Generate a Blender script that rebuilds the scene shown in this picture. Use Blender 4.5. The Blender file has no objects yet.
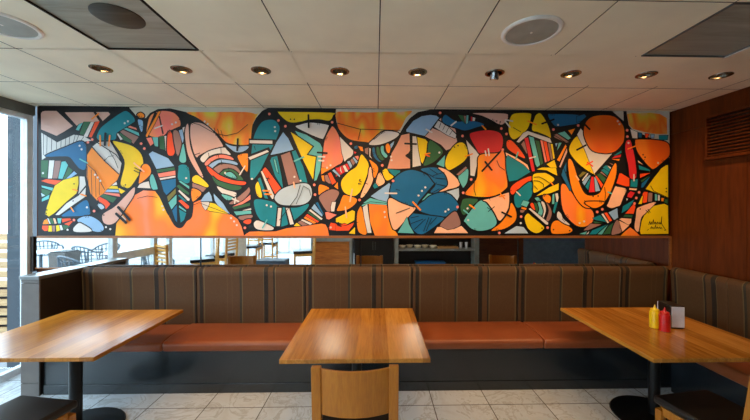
import bpy, bmesh, math, random
from mathutils import Vector, Matrix, Euler
random.seed(7)
R = math.radians
PI = math.pi
scene = bpy.context.scene
COL = scene.collection

# ------------------------------------------------------------------ camera
F_PX, CAM_H, CAM_D, YAW, ROLL = 330.0, 1.70, 3.55, 0.0231, 0.0020
PX, PY = 383.6, 207.0
CEIL = 2.75
cam_data = bpy.data.cameras.new('camera')
cam = bpy.data.objects.new('camera', cam_data)
COL.objects.link(cam)
cam_data.sensor_fit = 'HORIZONTAL'
cam_data.sensor_width = 36.0
cam_data.lens = F_PX / 750.0 * 36.0
cam_data.shift_x = -(PX - 375.0) / 750.0
cam_data.shift_y = (PY - 210.0) / 750.0
cam_data.clip_start = 0.02
cam.matrix_world = (Matrix.Translation((0, -CAM_D, CAM_H)) @ Matrix.Rotation(-YAW, 4, 'Z')
                    @ Matrix.Rotation(PI / 2, 4, 'X') @ Matrix.Rotation(ROLL, 4, 'Z'))
scene.camera = cam


def on_wall(px, py, Y):
    """trace a point of the wall painting: where it sits on the plane at depth Y"""
    u, v = px - PX, py - PY
    c, s = math.cos(ROLL), math.sin(ROLL)
    u, v = u * c + v * s, -u * s + v * c
    fw = (math.sin(YAW), math.cos(YAW)); rt = (math.cos(YAW), -math.sin(YAW))
    dx, dy, dz = rt[0] * u + fw[0] * F_PX, rt[1] * u + fw[1] * F_PX, -v
    t = (Y + CAM_D) / dy
    return dx * t, CAM_H + dz * t


# ------------------------------------------------------------------ materials
def lin(c):
    return tuple(((x / 255.0) / 12.92 if x / 255.0 <= 0.04045 else ((x / 255.0 + 0.055) / 1.055) ** 2.4) for x in c) + (1.0,)


MATS = {}


class NT:
    def __init__(self, name):
        self.m = bpy.data.materials.new(name)
        self.m.use_nodes = True
        self.t = self.m.node_tree
        self.b = self.t.nodes['Principled BSDF']

    def n(self, kind, **kw):
        x = self.t.nodes.new(kind)
        for k, v in kw.items():
            setattr(x, k, v)
        return x

    def l(self, a, b):
        self.t.links.new(a, b)

    def coords(self, scale, which='Object', loc=(0, 0, 0)):
        tc = self.n('ShaderNodeTexCoord')
        mp = self.n('ShaderNodeMapping')
        mp.inputs['Scale'].default_value = scale
        mp.inputs['Location'].default_value = loc
        self.l(tc.outputs[which], mp.inputs['Vector'])
        return mp.outputs['Vector']

    def noise(self, vec, scale=1.0, detail=4.0, rough=0.55, dist=0.0):
        x = self.n('ShaderNodeTexNoise')
        x.inputs['Scale'].default_value = scale
        x.inputs['Detail'].default_value = detail
        x.inputs['Roughness'].default_value = rough
        x.inputs['Distortion'].default_value = dist
        self.l(vec, x.inputs['Vector'])
        return x.outputs['Fac']

    def ramp(self, fac, stops, interp='LINEAR'):
        r = self.n('ShaderNodeValToRGB')
        cr = r.color_ramp
        cr.interpolation = interp
        while len(cr.elements) < len(stops):
            cr.elements.new(0.5)
        for e, (p, c) in zip(cr.elements, stops):
            e.position = p
            e.color = lin(c)
        self.l(fac, r.inputs['Fac'])
        return r.outputs['Color']

    def mix(self, fac, a, b, blend='MIX'):
        x = self.n('ShaderNodeMix', data_type='RGBA', blend_type=blend)
        for sock, v in ((x.inputs[0], fac), (x.inputs[6], a), (x.inputs[7], b)):
            if isinstance(v, (int, float)):
                sock.default_value = v
            elif isinstance(v, tuple):
                sock.default_value = v
            else:
                self.l(v, sock)
        return x.outputs[2]

    def bump(self, height, strength=0.2, dist=0.01):
        x = self.n('ShaderNodeBump')
        x.inputs['Strength'].default_value = strength
        x.inputs['Distance'].default_value = dist
        self.l(height, x.inputs['Height'])
        self.l(x.outputs['Normal'], self.b.inputs['Normal'])

    def color(self, c):
        if isinstance(c, tuple):
            self.b.inputs['Base Color'].default_value = c
        else:
            self.l(c, self.b.inputs['Base Color'])

    def setp(self, rough=0.5, metal=0.0, spec=0.5, coat=0.0):
        self.b.inputs['Roughness'].default_value = rough
        self.b.inputs['Metallic'].default_value = metal
        self.b.inputs['Specular IOR Level'].default_value = spec
        self.b.inputs['Coat Weight'].default_value = coat
        return self.m


def plain(name, rgb, rough=0.5, metal=0.0, spec=0.5, vary=0.06, scale=8.0, coat=0.0):
    """one colour with a faint procedural unevenness"""
    if name in MATS:
        return MATS[name]
    t = NT(name)
    f = t.noise(t.coords((scale,) * 3), 1.0, 3.0)
    lo = tuple(max(0, x * (1 - vary)) for x in rgb)
    hi = tuple(min(255, x * (1 + vary)) for x in rgb)
    t.color(t.ramp(f, [(0.3, lo), (0.7, hi)]))
    MATS[name] = t.setp(rough, metal, spec, coat)
    return MATS[name]


def wood(name, dark, mid, light, scale, rough=0.4, spec=0.5, plank=None, knots=False, coat=0.0):
    """grain runs along the axis with the smallest scale"""
    t = NT(name)
    v = t.coords(scale)
    f = t.noise(v, 1.0, 6.0, 0.6, 1.2)
    c = t.ramp(f, [(0.28, dark), (0.5, mid), (0.72, light)])
    f2 = t.noise(t.coords(tuple(s * 5 for s in scale), loc=(3, 5, 1)), 1.0, 3.0, 0.6)
    c = t.mix(0.35, c, t.ramp(f2, [(0.35, dark), (0.6, light)]), 'MIX')
    if plank:                                             # boards of differing tone, glued side by side
        axis, width = plank
        sx = t.n('ShaderNodeSeparateXYZ')
        t.l(t.coords((1, 1, 1)), sx.inputs[0])
        m1 = t.n('ShaderNodeMath', operation='DIVIDE'); m1.inputs[1].default_value = width
        t.l(sx.outputs[axis], m1.inputs[0])
        m2 = t.n('ShaderNodeMath', operation='FLOOR'); t.l(m1.outputs[0], m2.inputs[0])
        wn = t.n('ShaderNodeTexWhiteNoise', noise_dimensions='1D'); t.l(m2.outputs[0], wn.inputs['W'])
        c = t.mix(0.45, c, t.ramp(wn.outputs['Value'], [(0.0, dark), (0.5, mid), (1.0, light)]))
    if knots:
        f3 = t.noise(t.coords(tuple(s * 0.55 for s in scale), loc=(7, 2, 4)), 1.0, 2.0, 0.4, 2.5)
        c = t.mix(t.ramp(f3, [(0.66, (0, 0, 0)), (0.74, (150, 150, 150))]), c, lin(tuple(x * 0.35 for x in dark)))
    t.color(c)
    t.bump(f, 0.05, 0.002)
    MATS[name] = t.setp(rough, 0.0, spec, coat)
    return MATS[name]


M = MATS
wood('table_wood', (116, 66, 14), (180, 116, 34), (208, 150, 68), (22, 1.3, 18), 0.23, 0.5, (0, 0.106), True, 0.0)
wood('chair_wood', (146, 86, 14), (164, 100, 20), (176, 114, 32), (30, 30, 2.2), 0.38)
wood('panel_wood', (64, 27, 6), (86, 37, 7), (100, 47, 12), (9, 9, 0.8), 0.5, 0.12)
wood('rear_wood', (84, 38, 12), (112, 54, 20), (134, 72, 30), (1.2, 6, 9), 0.4)
wood('bar_wood', (196, 136, 52), (220, 160, 72), (232, 178, 96), (30, 30, 2.2), 0.38)
wood('counter_wood', (150, 78, 22), (196, 112, 40), (220, 140, 62), (1.2, 8, 9), 0.4, knots=True)
wood('slat_wood', (140, 104, 66), (176, 138, 92), (198, 164, 118), (1.2, 12, 12), 0.6)
wood('trim_wood', (110, 62, 24), (136, 80, 34), (150, 96, 48), (1.0, 14, 14), 0.4)
plain('vinyl_base', (28, 35, 40), 0.2, spec=0.7, vary=0.10)
plain('black_metal', (24, 27, 30), 0.34, 0.6)
plain('black_vinyl', (17, 18, 20), 0.36)
plain('laminate', (98, 92, 88), 0.42)
plain('dark_laminate', (36, 27, 20), 0.4)
plain('cap_metal', (132, 134, 134), 0.28, 0.6)
plain('white_frame', (226, 230, 232), 0.45)
plain('grey_frame', (96, 100, 98), 0.45, 0.2)
plain('header_grey', (100, 104, 100), 0.5)
plain('pier_grey', (48, 58, 66), 0.7)
plain('ceiling_white', (246, 240, 214), 0.75, vary=0.03, scale=2.0)
plain('plenum', (28, 24, 18), 0.9)
plain('cream_wall', (206, 200, 184), 0.7)
plain('rear_grey', (112, 124, 134), 0.6)
plain('rear_dark', (26, 24, 24), 0.6)
plain('steel', (150, 150, 148), 0.25, 0.9)
plain('bronze', (132, 122, 106), 0.25, 0.85)
plain('speaker_white', (236, 234, 226), 0.55)
plain('mustard_yellow', (232, 190, 12), 0.3, coat=0.2)
plain('ketchup_red', (196, 22, 18), 0.3, coat=0.2)
plain('napkin_white', (222, 220, 224), 0.55)
plain('black_plastic', (20, 19, 18), 0.35)
plain('wire_silver', (92, 100, 108), 0.45, 0.3)
plain('patio_white', (222, 224, 226), 0.5)
plain('patio_paving', (140, 143, 146), 0.7)
plain('planter_grey', (92, 86, 82), 0.7)
plain('bench_blue', (66, 82, 98), 0.5)
plain('column_white', (214, 212, 206), 0.55)
plain('pottery', (240, 226, 196), 0.35)
plain('tray_tan', (186, 140, 84), 0.5)
plain('bin_blue', (20, 92, 150), 0.4)
plain('shelf_grey', (150, 152, 146), 0.45, 0.3)
plain('grille_grey', (164, 168, 158), 0.6)
plain('white_line', (214, 210, 200), 0.5)


def floor_mat():
    t = NT('floor_tile')
    v = t.coords((1, 1, 1), loc=(-0.012, 0.73 + 0.4835 * 20, 0))
    br = t.n('ShaderNodeTexBrick')
    br.offset = 0.0
    br.inputs['Scale'].default_value = 1.0
    br.inputs['Brick Width'].default_value = 0.4835
    br.inputs['Row Height'].default_value = 0.4835
    br.inputs['Mortar Size'].default_value = 0.0042
    br.inputs['Mortar Smooth'].default_value = 0.1
    br.inputs['Color1'].default_value = lin((210, 217, 222))
    br.inputs['Color2'].default_value = lin((198, 206, 212))
    br.inputs['Mortar'].default_value = lin((70, 68, 64))
    t.l(v, br.inputs['Vector'])
    f = t.noise(t.coords((1.6, 1.6, 1.6)), 1.6, 7.0, 0.62, 2.2)
    veins = t.ramp(f, [(0.44, (255, 255, 255)), (0.485, (216, 212, 206)), (0.51, (255, 255, 255)), (0.75, (232, 228, 222))])
    t.color(t.mix(1.0, br.outputs['Color'], veins, 'MULTIPLY'))
    MATS['floor_tile'] = t.setp(0.3, 0.0, 0.5)


floor_mat()


def stripe_fabric(name, axis, phase):
    """brown upholstery with the same set of narrow stripes repeated every 1.113 m"""
    t = NT(name)
    sx = t.n('ShaderNodeSeparateXYZ')
    tc = t.n('ShaderNodeTexCoord')
    t.l(tc.outputs['Object'], sx.inputs[0])
    a = t.n('ShaderNodeMath', operation='ADD'); a.inputs[1].default_value = phase
    t.l(sx.outputs[axis], a.inputs[0])
    d = t.n('ShaderNodeMath', operation='DIVIDE'); d.inputs[1].default_value = 1.113
    t.l(a.outputs[0], d.inputs[0])
    fr = t.n('ShaderNodeMath', operation='FRACT'); t.l(d.outputs[0], fr.inputs[0])
    br, dk, lt, te, ol = (82, 55, 27), (22, 19, 13), (104, 90, 58), (42, 44, 34), (90, 64, 35)
    P = 109.0
    stops = [(0, dk), (1.8, br), (5, dk), (8.4, br), (9.0, lt), (9.9, br), (32, ol), (32.9, br), (37, ol), (37.6, br), (45, te), (47.2, lt),
             (47.8, br), (68.6, lt), (69.4, dk), (73.4, br), (78.6, dk), (80.2, lt), (81.1, br), (107.5, lt), (108.3, br)]
    c = t.ramp(fr.outputs[0], [(p / P, q) for p, q in stops], 'CONSTANT')
    f = t.noise(t.coords((260, 260, 40)), 1.0, 2.0)
    c = t.mix(0.18, c, t.ramp(f, [(0.3, (30, 22, 16)), (0.7, (96, 72, 50))]))
    t.color(c)
    t.bump(f, 0.15, 0.002)
    MATS[name] = t.setp(0.62, 0.0, 0.3)


stripe_fabric('stripe_x', 0, 0.75 + 1.113 * 9)
stripe_fabric('stripe_y', 1, 0.20 + 1.113 * 9)


def seat_mat():
    t = NT('seat_vinyl')
    f = t.noise(t.coords((3, 3, 3)), 1.0, 3.0)
    t.color(t.ramp(f, [(0.3, (128, 66, 36)), (0.7, (150, 80, 44))]))
    g = t.noise(t.coords((120, 120, 120)), 1.0, 2.0)
    t.bump(g, 0.06, 0.001)
    MATS['seat_vinyl'] = t.setp(0.34, 0.0, 0.5)


seat_mat()


def glass_mat():
    m = bpy.data.materials.new('window_glass'); m.use_nodes = True
    t = m.node_tree; t.nodes.clear()
    out = t.nodes.new('ShaderNodeOutputMaterial'); mx = t.nodes.new('ShaderNodeMixShader')
    tr = t.nodes.new('ShaderNodeBsdfTransparent'); gl = t.nodes.new('ShaderNodeBsdfGlossy'); fr = t.nodes.new('ShaderNodeLayerWeight')
    pw = t.nodes.new('ShaderNodeMath'); pw.operation = 'POWER'; pw.inputs[1].default_value = 5.0
    ma = t.nodes.new('ShaderNodeMath'); ma.operation = 'MULTIPLY_ADD'; ma.inputs[1].default_value = 0.6; ma.inputs[2].default_value = 0.06
    tr.inputs['Color'].default_value = (0.93, 0.96, 0.97, 1)
    gl.inputs['Roughness'].default_value = 0.0
    t.links.new(fr.outputs['Facing'], pw.inputs[0]); t.links.new(pw.outputs[0], ma.inputs[0])
    t.links.new(ma.outputs[0], mx.inputs[0]); t.links.new(tr.outputs[0], mx.inputs[1]); t.links.new(gl.outputs[0], mx.inputs[2])
    t.links.new(mx.outputs[0], out.inputs[0])
    MATS['window_glass'] = m
    t = NT('mirror_glass')
    t.color((0.74, 0.76, 0.76, 1))
    MATS['mirror_glass'] = t.setp(0.015, 1.0)


glass_mat()


def bulb_mat(name, rgb, strength):
    t = NT(name)
    t.b.inputs['Emission Color'].default_value = lin(rgb)
    t.b.inputs['Emission Strength'].default_value = strength
    t.color(lin(rgb))
    MATS[name] = t.setp(0.4)


bulb_mat('bulb_glow', (255, 214, 160), 3.0)


def grey_panel_mat():
    t = NT('smeared_metal')
    f = t.noise(t.coords((1.0, 9.0, 4.0)), 1.2, 4.0, 0.6, 0.8)
    t.color(t.ramp(f, [(0.25, (132, 132, 116)), (0.55, (164, 168, 156)), (0.8, (190, 196, 186))]))
    MATS['smeared_metal'] = t.setp(0.42, 0.1)
    t = NT('sooty_metal')
    f = t.noise(t.coords((1.0, 12.0, 4.0)), 1.4, 4.0, 0.6, 0.8)
    t.color(t.ramp(f, [(0.25, (44, 42, 34)), (0.55, (70, 70, 60)), (0.8, (92, 92, 84))]))
    MATS['sooty_metal'] = t.setp(0.45, 0.3)


grey_panel_mat()


def wash_mat(name, stops, scale=3.2, loc=(0, 0, 0)):
    """loosely brushed paint: several hues running into one another"""
    t = NT(name)
    f = t.noise(t.coords((scale, 1, scale * 0.45), loc=loc), 1.0, 1.5, 0.4, 0.25)
    t.color(t.ramp(f, stops))
    MATS[name] = t.setp(0.5, 0.0, 0.35)


wash_mat('wash_warm', [(0.28, (240, 150, 118)), (0.42, (248, 128, 62)), (0.54, (248, 128, 40)), (0.61, (246, 152, 20)), (0.70, (242, 196, 30))])
wash_mat('wash_top', [(0.30, (240, 178, 140)), (0.36, (228, 196, 60)), (0.44, (246, 150, 40)), (0.56, (244, 116, 34)), (0.64, (244, 150, 60)), (0.72, (226, 206, 70))], 6.0)
wash_mat('wash_rose', [(0.32, (240, 120, 110)), (0.5, (242, 136, 92)), (0.66, (245, 150, 40))], 4.0, (2, 0, 1))
wash_mat('wash_ball', [(0.32, (222, 84, 18)), (0.5, (228, 98, 14)), (0.66, (234, 124, 30))], 4.0, (5, 0, 3))


# ------------------------------------------------------------------ mesh builder
class MB:
    def __init__(self):
        self.bm = bmesh.new()
        self.mi = 0

    def face(self, vs):
        try:
            f = self.bm.faces.new(vs)
            f.material_index = self.mi
            return f
        except ValueError:
            return None

    def hull(self, bottom, top):
        """closed prism between two equal rings of points"""
        b = [self.bm.verts.new(p) for p in bottom]
        t = [self.bm.verts.new(p) for p in top]
        n = len(b)
        self.face(list(reversed(b))); self.face(t)
        for i in range(n):
            self.face([b[i], b[(i + 1) % n], t[(i + 1) % n], t[i]])
        return self

    def box(self, x0, x1, y0, y1, z0, z1):
        self.hull([(x0, y0, z0), (x1, y0, z0), (x1, y1, z0), (x0, y1, z0)], [(x0, y0, z1), (x1, y0, z1), (x1, y1, z1), (x0, y1, z1)])
        return self

    def bar(self, a, b, w, d):
        """leaning bar from a to b: w across x, d across y"""
        ax, ay, az = a; bx, by, bz = b
        self.hull([(ax - w / 2, ay - d / 2, az), (ax + w / 2, ay - d / 2, az), (ax + w / 2, ay + d / 2, az), (ax - w / 2, ay + d / 2, az)],
                  [(bx - w / 2, by - d / 2, bz), (bx + w / 2, by - d / 2, bz), (bx + w / 2, by + d / 2, bz), (bx - w / 2, by + d / 2, bz)])
        return self

    def prism_x(self, prof, x0, x1):
        """profile of (y, z) points run along x"""
        self.hull([(x0, y, z) for y, z in prof], [(x1, y, z) for y, z in prof])
        return self

    def prism_y(self, prof, y0, y1):
        self.hull([(x, y1, z) for x, z in prof], [(x, y0, z) for x, z in prof])
        return self

    def prism_z(self, prof, z0, z1):
        self.hull([(x, y, z0) for x, y in prof], [(x, y, z1) for x, y in prof])
        return self

    def lathe(self, prof, c=(0, 0, 0), seg=32, closed=False):
        rings = []
        for r, z in prof:
            if r < 1e-6:
                rings.append([self.bm.verts.new((c[0], c[1], c[2] + z))])
            else:
                rings.append([self.bm.verts.new((c[0] + r * math.cos(2 * PI * k / seg), c[1] + r * math.sin(2 * PI * k / seg), c[2] + z)) for k in range(seg)])
        n = len(rings)
        for i in range(n if closed else n - 1):
            A, B = rings[i], rings[(i + 1) % n]
            for k in range(seg):
                k2 = (k + 1) % seg
                if len(A) == 1 and len(B) == 1:
                    continue
                if len(A) == 1:
                    self.face([A[0], B[k2], B[k]])
                elif len(B) == 1:
                    self.face([A[k], A[k2], B[0]])
                else:
                    self.face([A[k], A[k2], B[k2], B[k]])
        return self

    def tube(self, pts, r, seg=8):
        pts = [Vector(p) for p in pts]
        rings = []
        for i, p in enumerate(pts):
            d = (pts[min(i + 1, len(pts) - 1)] - pts[max(i - 1, 0)]).normalized()
            a = d.orthogonal().normalized() if i == 0 else (rings_a - d * rings_a.dot(d)).normalized()
            rings_a = a
            b = d.cross(a)
            rings.append([self.bm.verts.new(p + (a * math.cos(2 * PI * k / seg) + b * math.sin(2 * PI * k / seg)) * r) for k in range(seg)])
        for A, B in zip(rings, rings[1:]):
            for k in range(seg):
                self.face([A[k], A[(k + 1) % seg], B[(k + 1) % seg], B[k]])
        self.face(list(reversed(rings[0]))); self.face(rings[-1])
        return self

    def build(self, name, mats, parent=None, bevel=0.0, smooth=False, loc=(0, 0, 0), rot=(0, 0, 0), fix=True):
        if fix:
            bmesh.ops.recalc_face_normals(self.bm, faces=self.bm.faces[:])
        me = bpy.data.meshes.new(name)
        self.bm.to_mesh(me); self.bm.free()
        for m in (mats if isinstance(mats, (list, tuple)) else [mats]):
            me.materials.append(M[m] if isinstance(m, str) else m)
        if smooth:
            me.polygons.foreach_set('use_smooth', [True] * len(me.polygons))
            if hasattr(me, 'set_sharp_from_angle'):
                me.set_sharp_from_angle(angle=R(35))
        o = bpy.data.objects.new(name, me)
        COL.objects.link(o)
        o.location = loc; o.rotation_euler = rot
        if parent:
            o.parent = parent
        if bevel:
            b = o.modifiers.new('bevel', 'BEVEL')
            b.width = bevel; b.segments = 2; b.limit_method = 'ANGLE'; b.angle_limit = R(40)
        return o


def tag(o, label=None, cat=None, group=None, kind=None):
    if label: o['label'] = label
    if cat: o['category'] = cat
    if group: o['group'] = group
    if kind: o['kind'] = kind
    return o


def thing(name, label, cat, loc=(0, 0, 0), rz=0.0, group=None):
    o = bpy.data.objects.new(name, None)
    COL.objects.link(o)
    o.empty_display_size = 0.1
    o.location = loc; o.rotation_euler = (0, 0, rz)
    return tag(o, label, cat, group)


def copy_thing(src, loc, rz, label, group=None):
    """a thing with copies of its parts and sub-parts"""
    def rec(o, parent):
        c = o.copy(); COL.objects.link(c)
        if parent: c.parent = parent
        for ch in list(o.children):
            rec(ch, c)
        return c
    r = rec(src, None)
    r.location = loc; r.rotation_euler = (0, 0, rz)
    return tag(r, label, None, group)


def structure(name, mb, mats, **kw):
    return tag(mb.build(name, mats, **kw), kind='structure')


# ------------------------------------------------------------------ the room
WX0, WX1 = -3.60, 3.23          # glazing on the left, wood wall on the right
RX1, RY0 = 5.6, -8.6            # the rest of the dining room behind
structure('floor', MB().box(WX0, RX1, RY0, 0.0, -0.06, 0.0), 'floor_tile')

TP, TX, TY = 0.604, 0.02, -1.30                            # ceiling tile pitch and where its joints run
LIGHT_COLS = [-4, -3, -2, -1, 0, 1, 2, 3, 4]
LY = -0.99
light_x = [TX + TP * (k + 0.5) for k in range(-4, 5)]
c = MB()
g = 0.0032
panel_cells = {(-3, -1), (3, -1)}
light_cells = {(k, 0) for k in range(-4, 5)}


def tile(mb, x0, x1, y0, y1, z0, z1, hole=None):
    if not hole:
        mb.box(x0, x1, y0, y1, z0, z1); return
    hx, hy, hr = hole
    seg = 32
    for zz, flip in ((z0, True), (z1, False)):
        inner, outer = [], []
        for k in range(seg):
            a = 2 * PI * (k + 0.5) / seg
            ca, sa = math.cos(a), math.sin(a)
            inner.append(mb.bm.verts.new((hx + hr * ca, hy + hr * sa, zz)))
            s = min(((x1 - hx) / ca if ca > 0 else (x0 - hx) / ca), ((y1 - hy) / sa if sa > 0 else (y0 - hy) / sa))
            outer.append(mb.bm.verts.new((hx + s * ca, hy + s * sa, zz)))
        corners = {}
        for (cx, cy) in ((x0, y0), (x1, y0), (x1, y1), (x0, y1)):
            corners[(cx, cy)] = mb.bm.verts.new((cx, cy, zz))
        for k in range(seg):
            k2 = (k + 1) % seg
            o1, o2 = outer[k], outer[k2]
            poly = [inner[k], o1, o2, inner[k2]]
            if abs(o1.co.x - o2.co.x) > 1e-5 and abs(o1.co.y - o2.co.y) > 1e-5:
                cx = x0 if abs(min(o1.co.x, o2.co.x) - x0) < 1e-4 else x1
                cy = y0 if abs(min(o1.co.y, o2.co.y) - y0) < 1e-4 else y1
                poly = [inner[k], o1, corners[(cx, cy)], o2, inner[k2]]
            mb.face(list(reversed(poly)) if flip else poly)


for i in range(-7, 10):
    for j in range(-12, 3):
        x0, x1 = max(TX + TP * i + g, WX0), min(TX + TP * (i + 1) - g, RX1)
        y0, y1 = max(TY + TP * j + g, RY0), min(TY + TP * (j + 1) - g, 0.0)
        if x1 - x0 < 0.01 or y1 - y0 < 0.01 or (i, j) in panel_cells:
            continue
        if (i, j) in light_cells:
            tile(c, x0, x1, y0, y1, CEIL, CEIL + 0.018, ((x0 + x1) / 2, LY, 0.062))
        else:
            c.box(x0, x1, y0, y1, CEIL, CEIL + 0.018)
c.mi = 1
c.box(WX0 - 0.1, RX1 + 0.1, RY0 - 0.1, 0.1, CEIL + 0.22, CEIL + 0.26)
c.bm.normal_update()
for fc in c.bm.faces:                                  # tile edges coloured dark, putting shade into the joints
    if abs(fc.normal.z) < 0.5:
        fc.material_index = 1
structure('ceiling', c, ['ceiling_white', 'plenum'], fix=False)

b = MB().box(WX0 + 0.02, WX1 + 0.12, 0.02, 0.14, 0.0, CEIL + 0.22)
structure('wall_back', b, 'panel_wood')
# right wall: boards with fine joints
b = MB()
b.box(WX1 + 0.012, WX1 + 0.12, -1.5, 0.02, 0.0, CEIL + 0.22)
for (y0, y1) in ((-1.5, -0.752), (-0.748, 0.0)):
    b.box(WX1, WX1 + 0.012, y0, y1, 0.0, 2.498)
    b.box(WX1, WX1 + 0.012, y0, y1, 2.502, CEIL)
structure('wall_right', b, 'panel_wood')
structure('wall_return', MB().box(WX1 + 0.12, RX1, -1.5, -1.38, 0.0, CEIL + 0.22), 'panel_wood')
structure('wall_far_right', MB().box(RX1, RX1 + 0.1, RY0, -1.38, 0.0, CEIL + 0.22), 'rear_grey')
structure('wall_rear', MB().box(-2.3, RX1, RY0 - 0.1, RY0, 0.0, CEIL + 0.22), 'rear_dark')
structure('wall_rear_wood', MB().box(2.66, 3.94, -5.32, -5.2, 0.0, CEIL), 'rear_wood')
structure('wall_rear_grey', MB().box(3.94, RX1, -5.32, -5.2, 0.0, CEIL), 'rear_grey')


# glazing: one bay after another down the left side, then the rear one
def bay(n, y0, y1, transom, jamb0=0.045, jamb1=0.045):
    f = MB()
    xa, xb = WX0 - 0.07, WX0
    f.box(xa, xb, y0, y0 + jamb0, 0.0, CEIL - 0.1)
    f.box(xa, xb, y1 - jamb1, y1, 0.0, CEIL - 0.1)
    f.box(xa, xb, y0 + jamb0, y1 - jamb1, 0.0, 0.07)
    f.box(xa, xb, y0 + jamb0, y1 - jamb1, CEIL - 0.15, CEIL - 0.1)
    if transom:
        f.box(xa, xb, y0 + jamb0, y1 - jamb1, 0.93, 1.05)
    o = structure('window_%d' % n, f, 'white_frame', bevel=0.004)
    p = MB().box(WX0 - 0.041, WX0 - 0.029, y0 + jamb0, y1 - jamb1, 0.07, CEIL - 0.15)
    p.build('pane', 'window_glass', o)


edges = [0.0, -1.12, -1.96, -2.36, -3.9, -5.3, -6.7, RY0]
for n in range(len(edges) - 1):
    bay(n + 1, edges[n + 1], edges[n], n in (1, 2), jamb1=0.06 if n == 0 else 0.045)
structure('trim_1', MB().box(WX0 - 0.08, WX0 + 0.02, RY0, 0.0, CEIL - 0.1, CEIL), 'header_grey')
f = MB()
for x in (-3.60, -3.2, -2.8, -2.345):
    f.box(x, x + 0.045, RY0 - 0.08, RY0, 0.0, CEIL)
f.box(-3.60, -2.3, RY0 - 0.08, RY0, 0.0, 0.08)
f.box(-3.60, -2.3, RY0 - 0.08, RY0, CEIL - 0.1, CEIL)
o = structure('window_8', f, 'white_frame', bevel=0.004)
MB().box(-3.59, -2.32, RY0 - 0.046, RY0 - 0.034, 0.08, CEIL - 0.1).build('pane', 'window_glass', o)

structure('ground', MB().box(-30, WX0 - 0.08, -30, 14, -0.1, -0.02), 'patio_paving')
structure('ground_rear', MB().box(WX0 - 0.08, 8, -30, RY0 - 0.1, -0.1, -0.02), 'patio_paving')
structure('pillar', MB().box(-3.93, -3.76, 0.06, 0.4, -0.02, 3.2), 'pier_grey')

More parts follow.
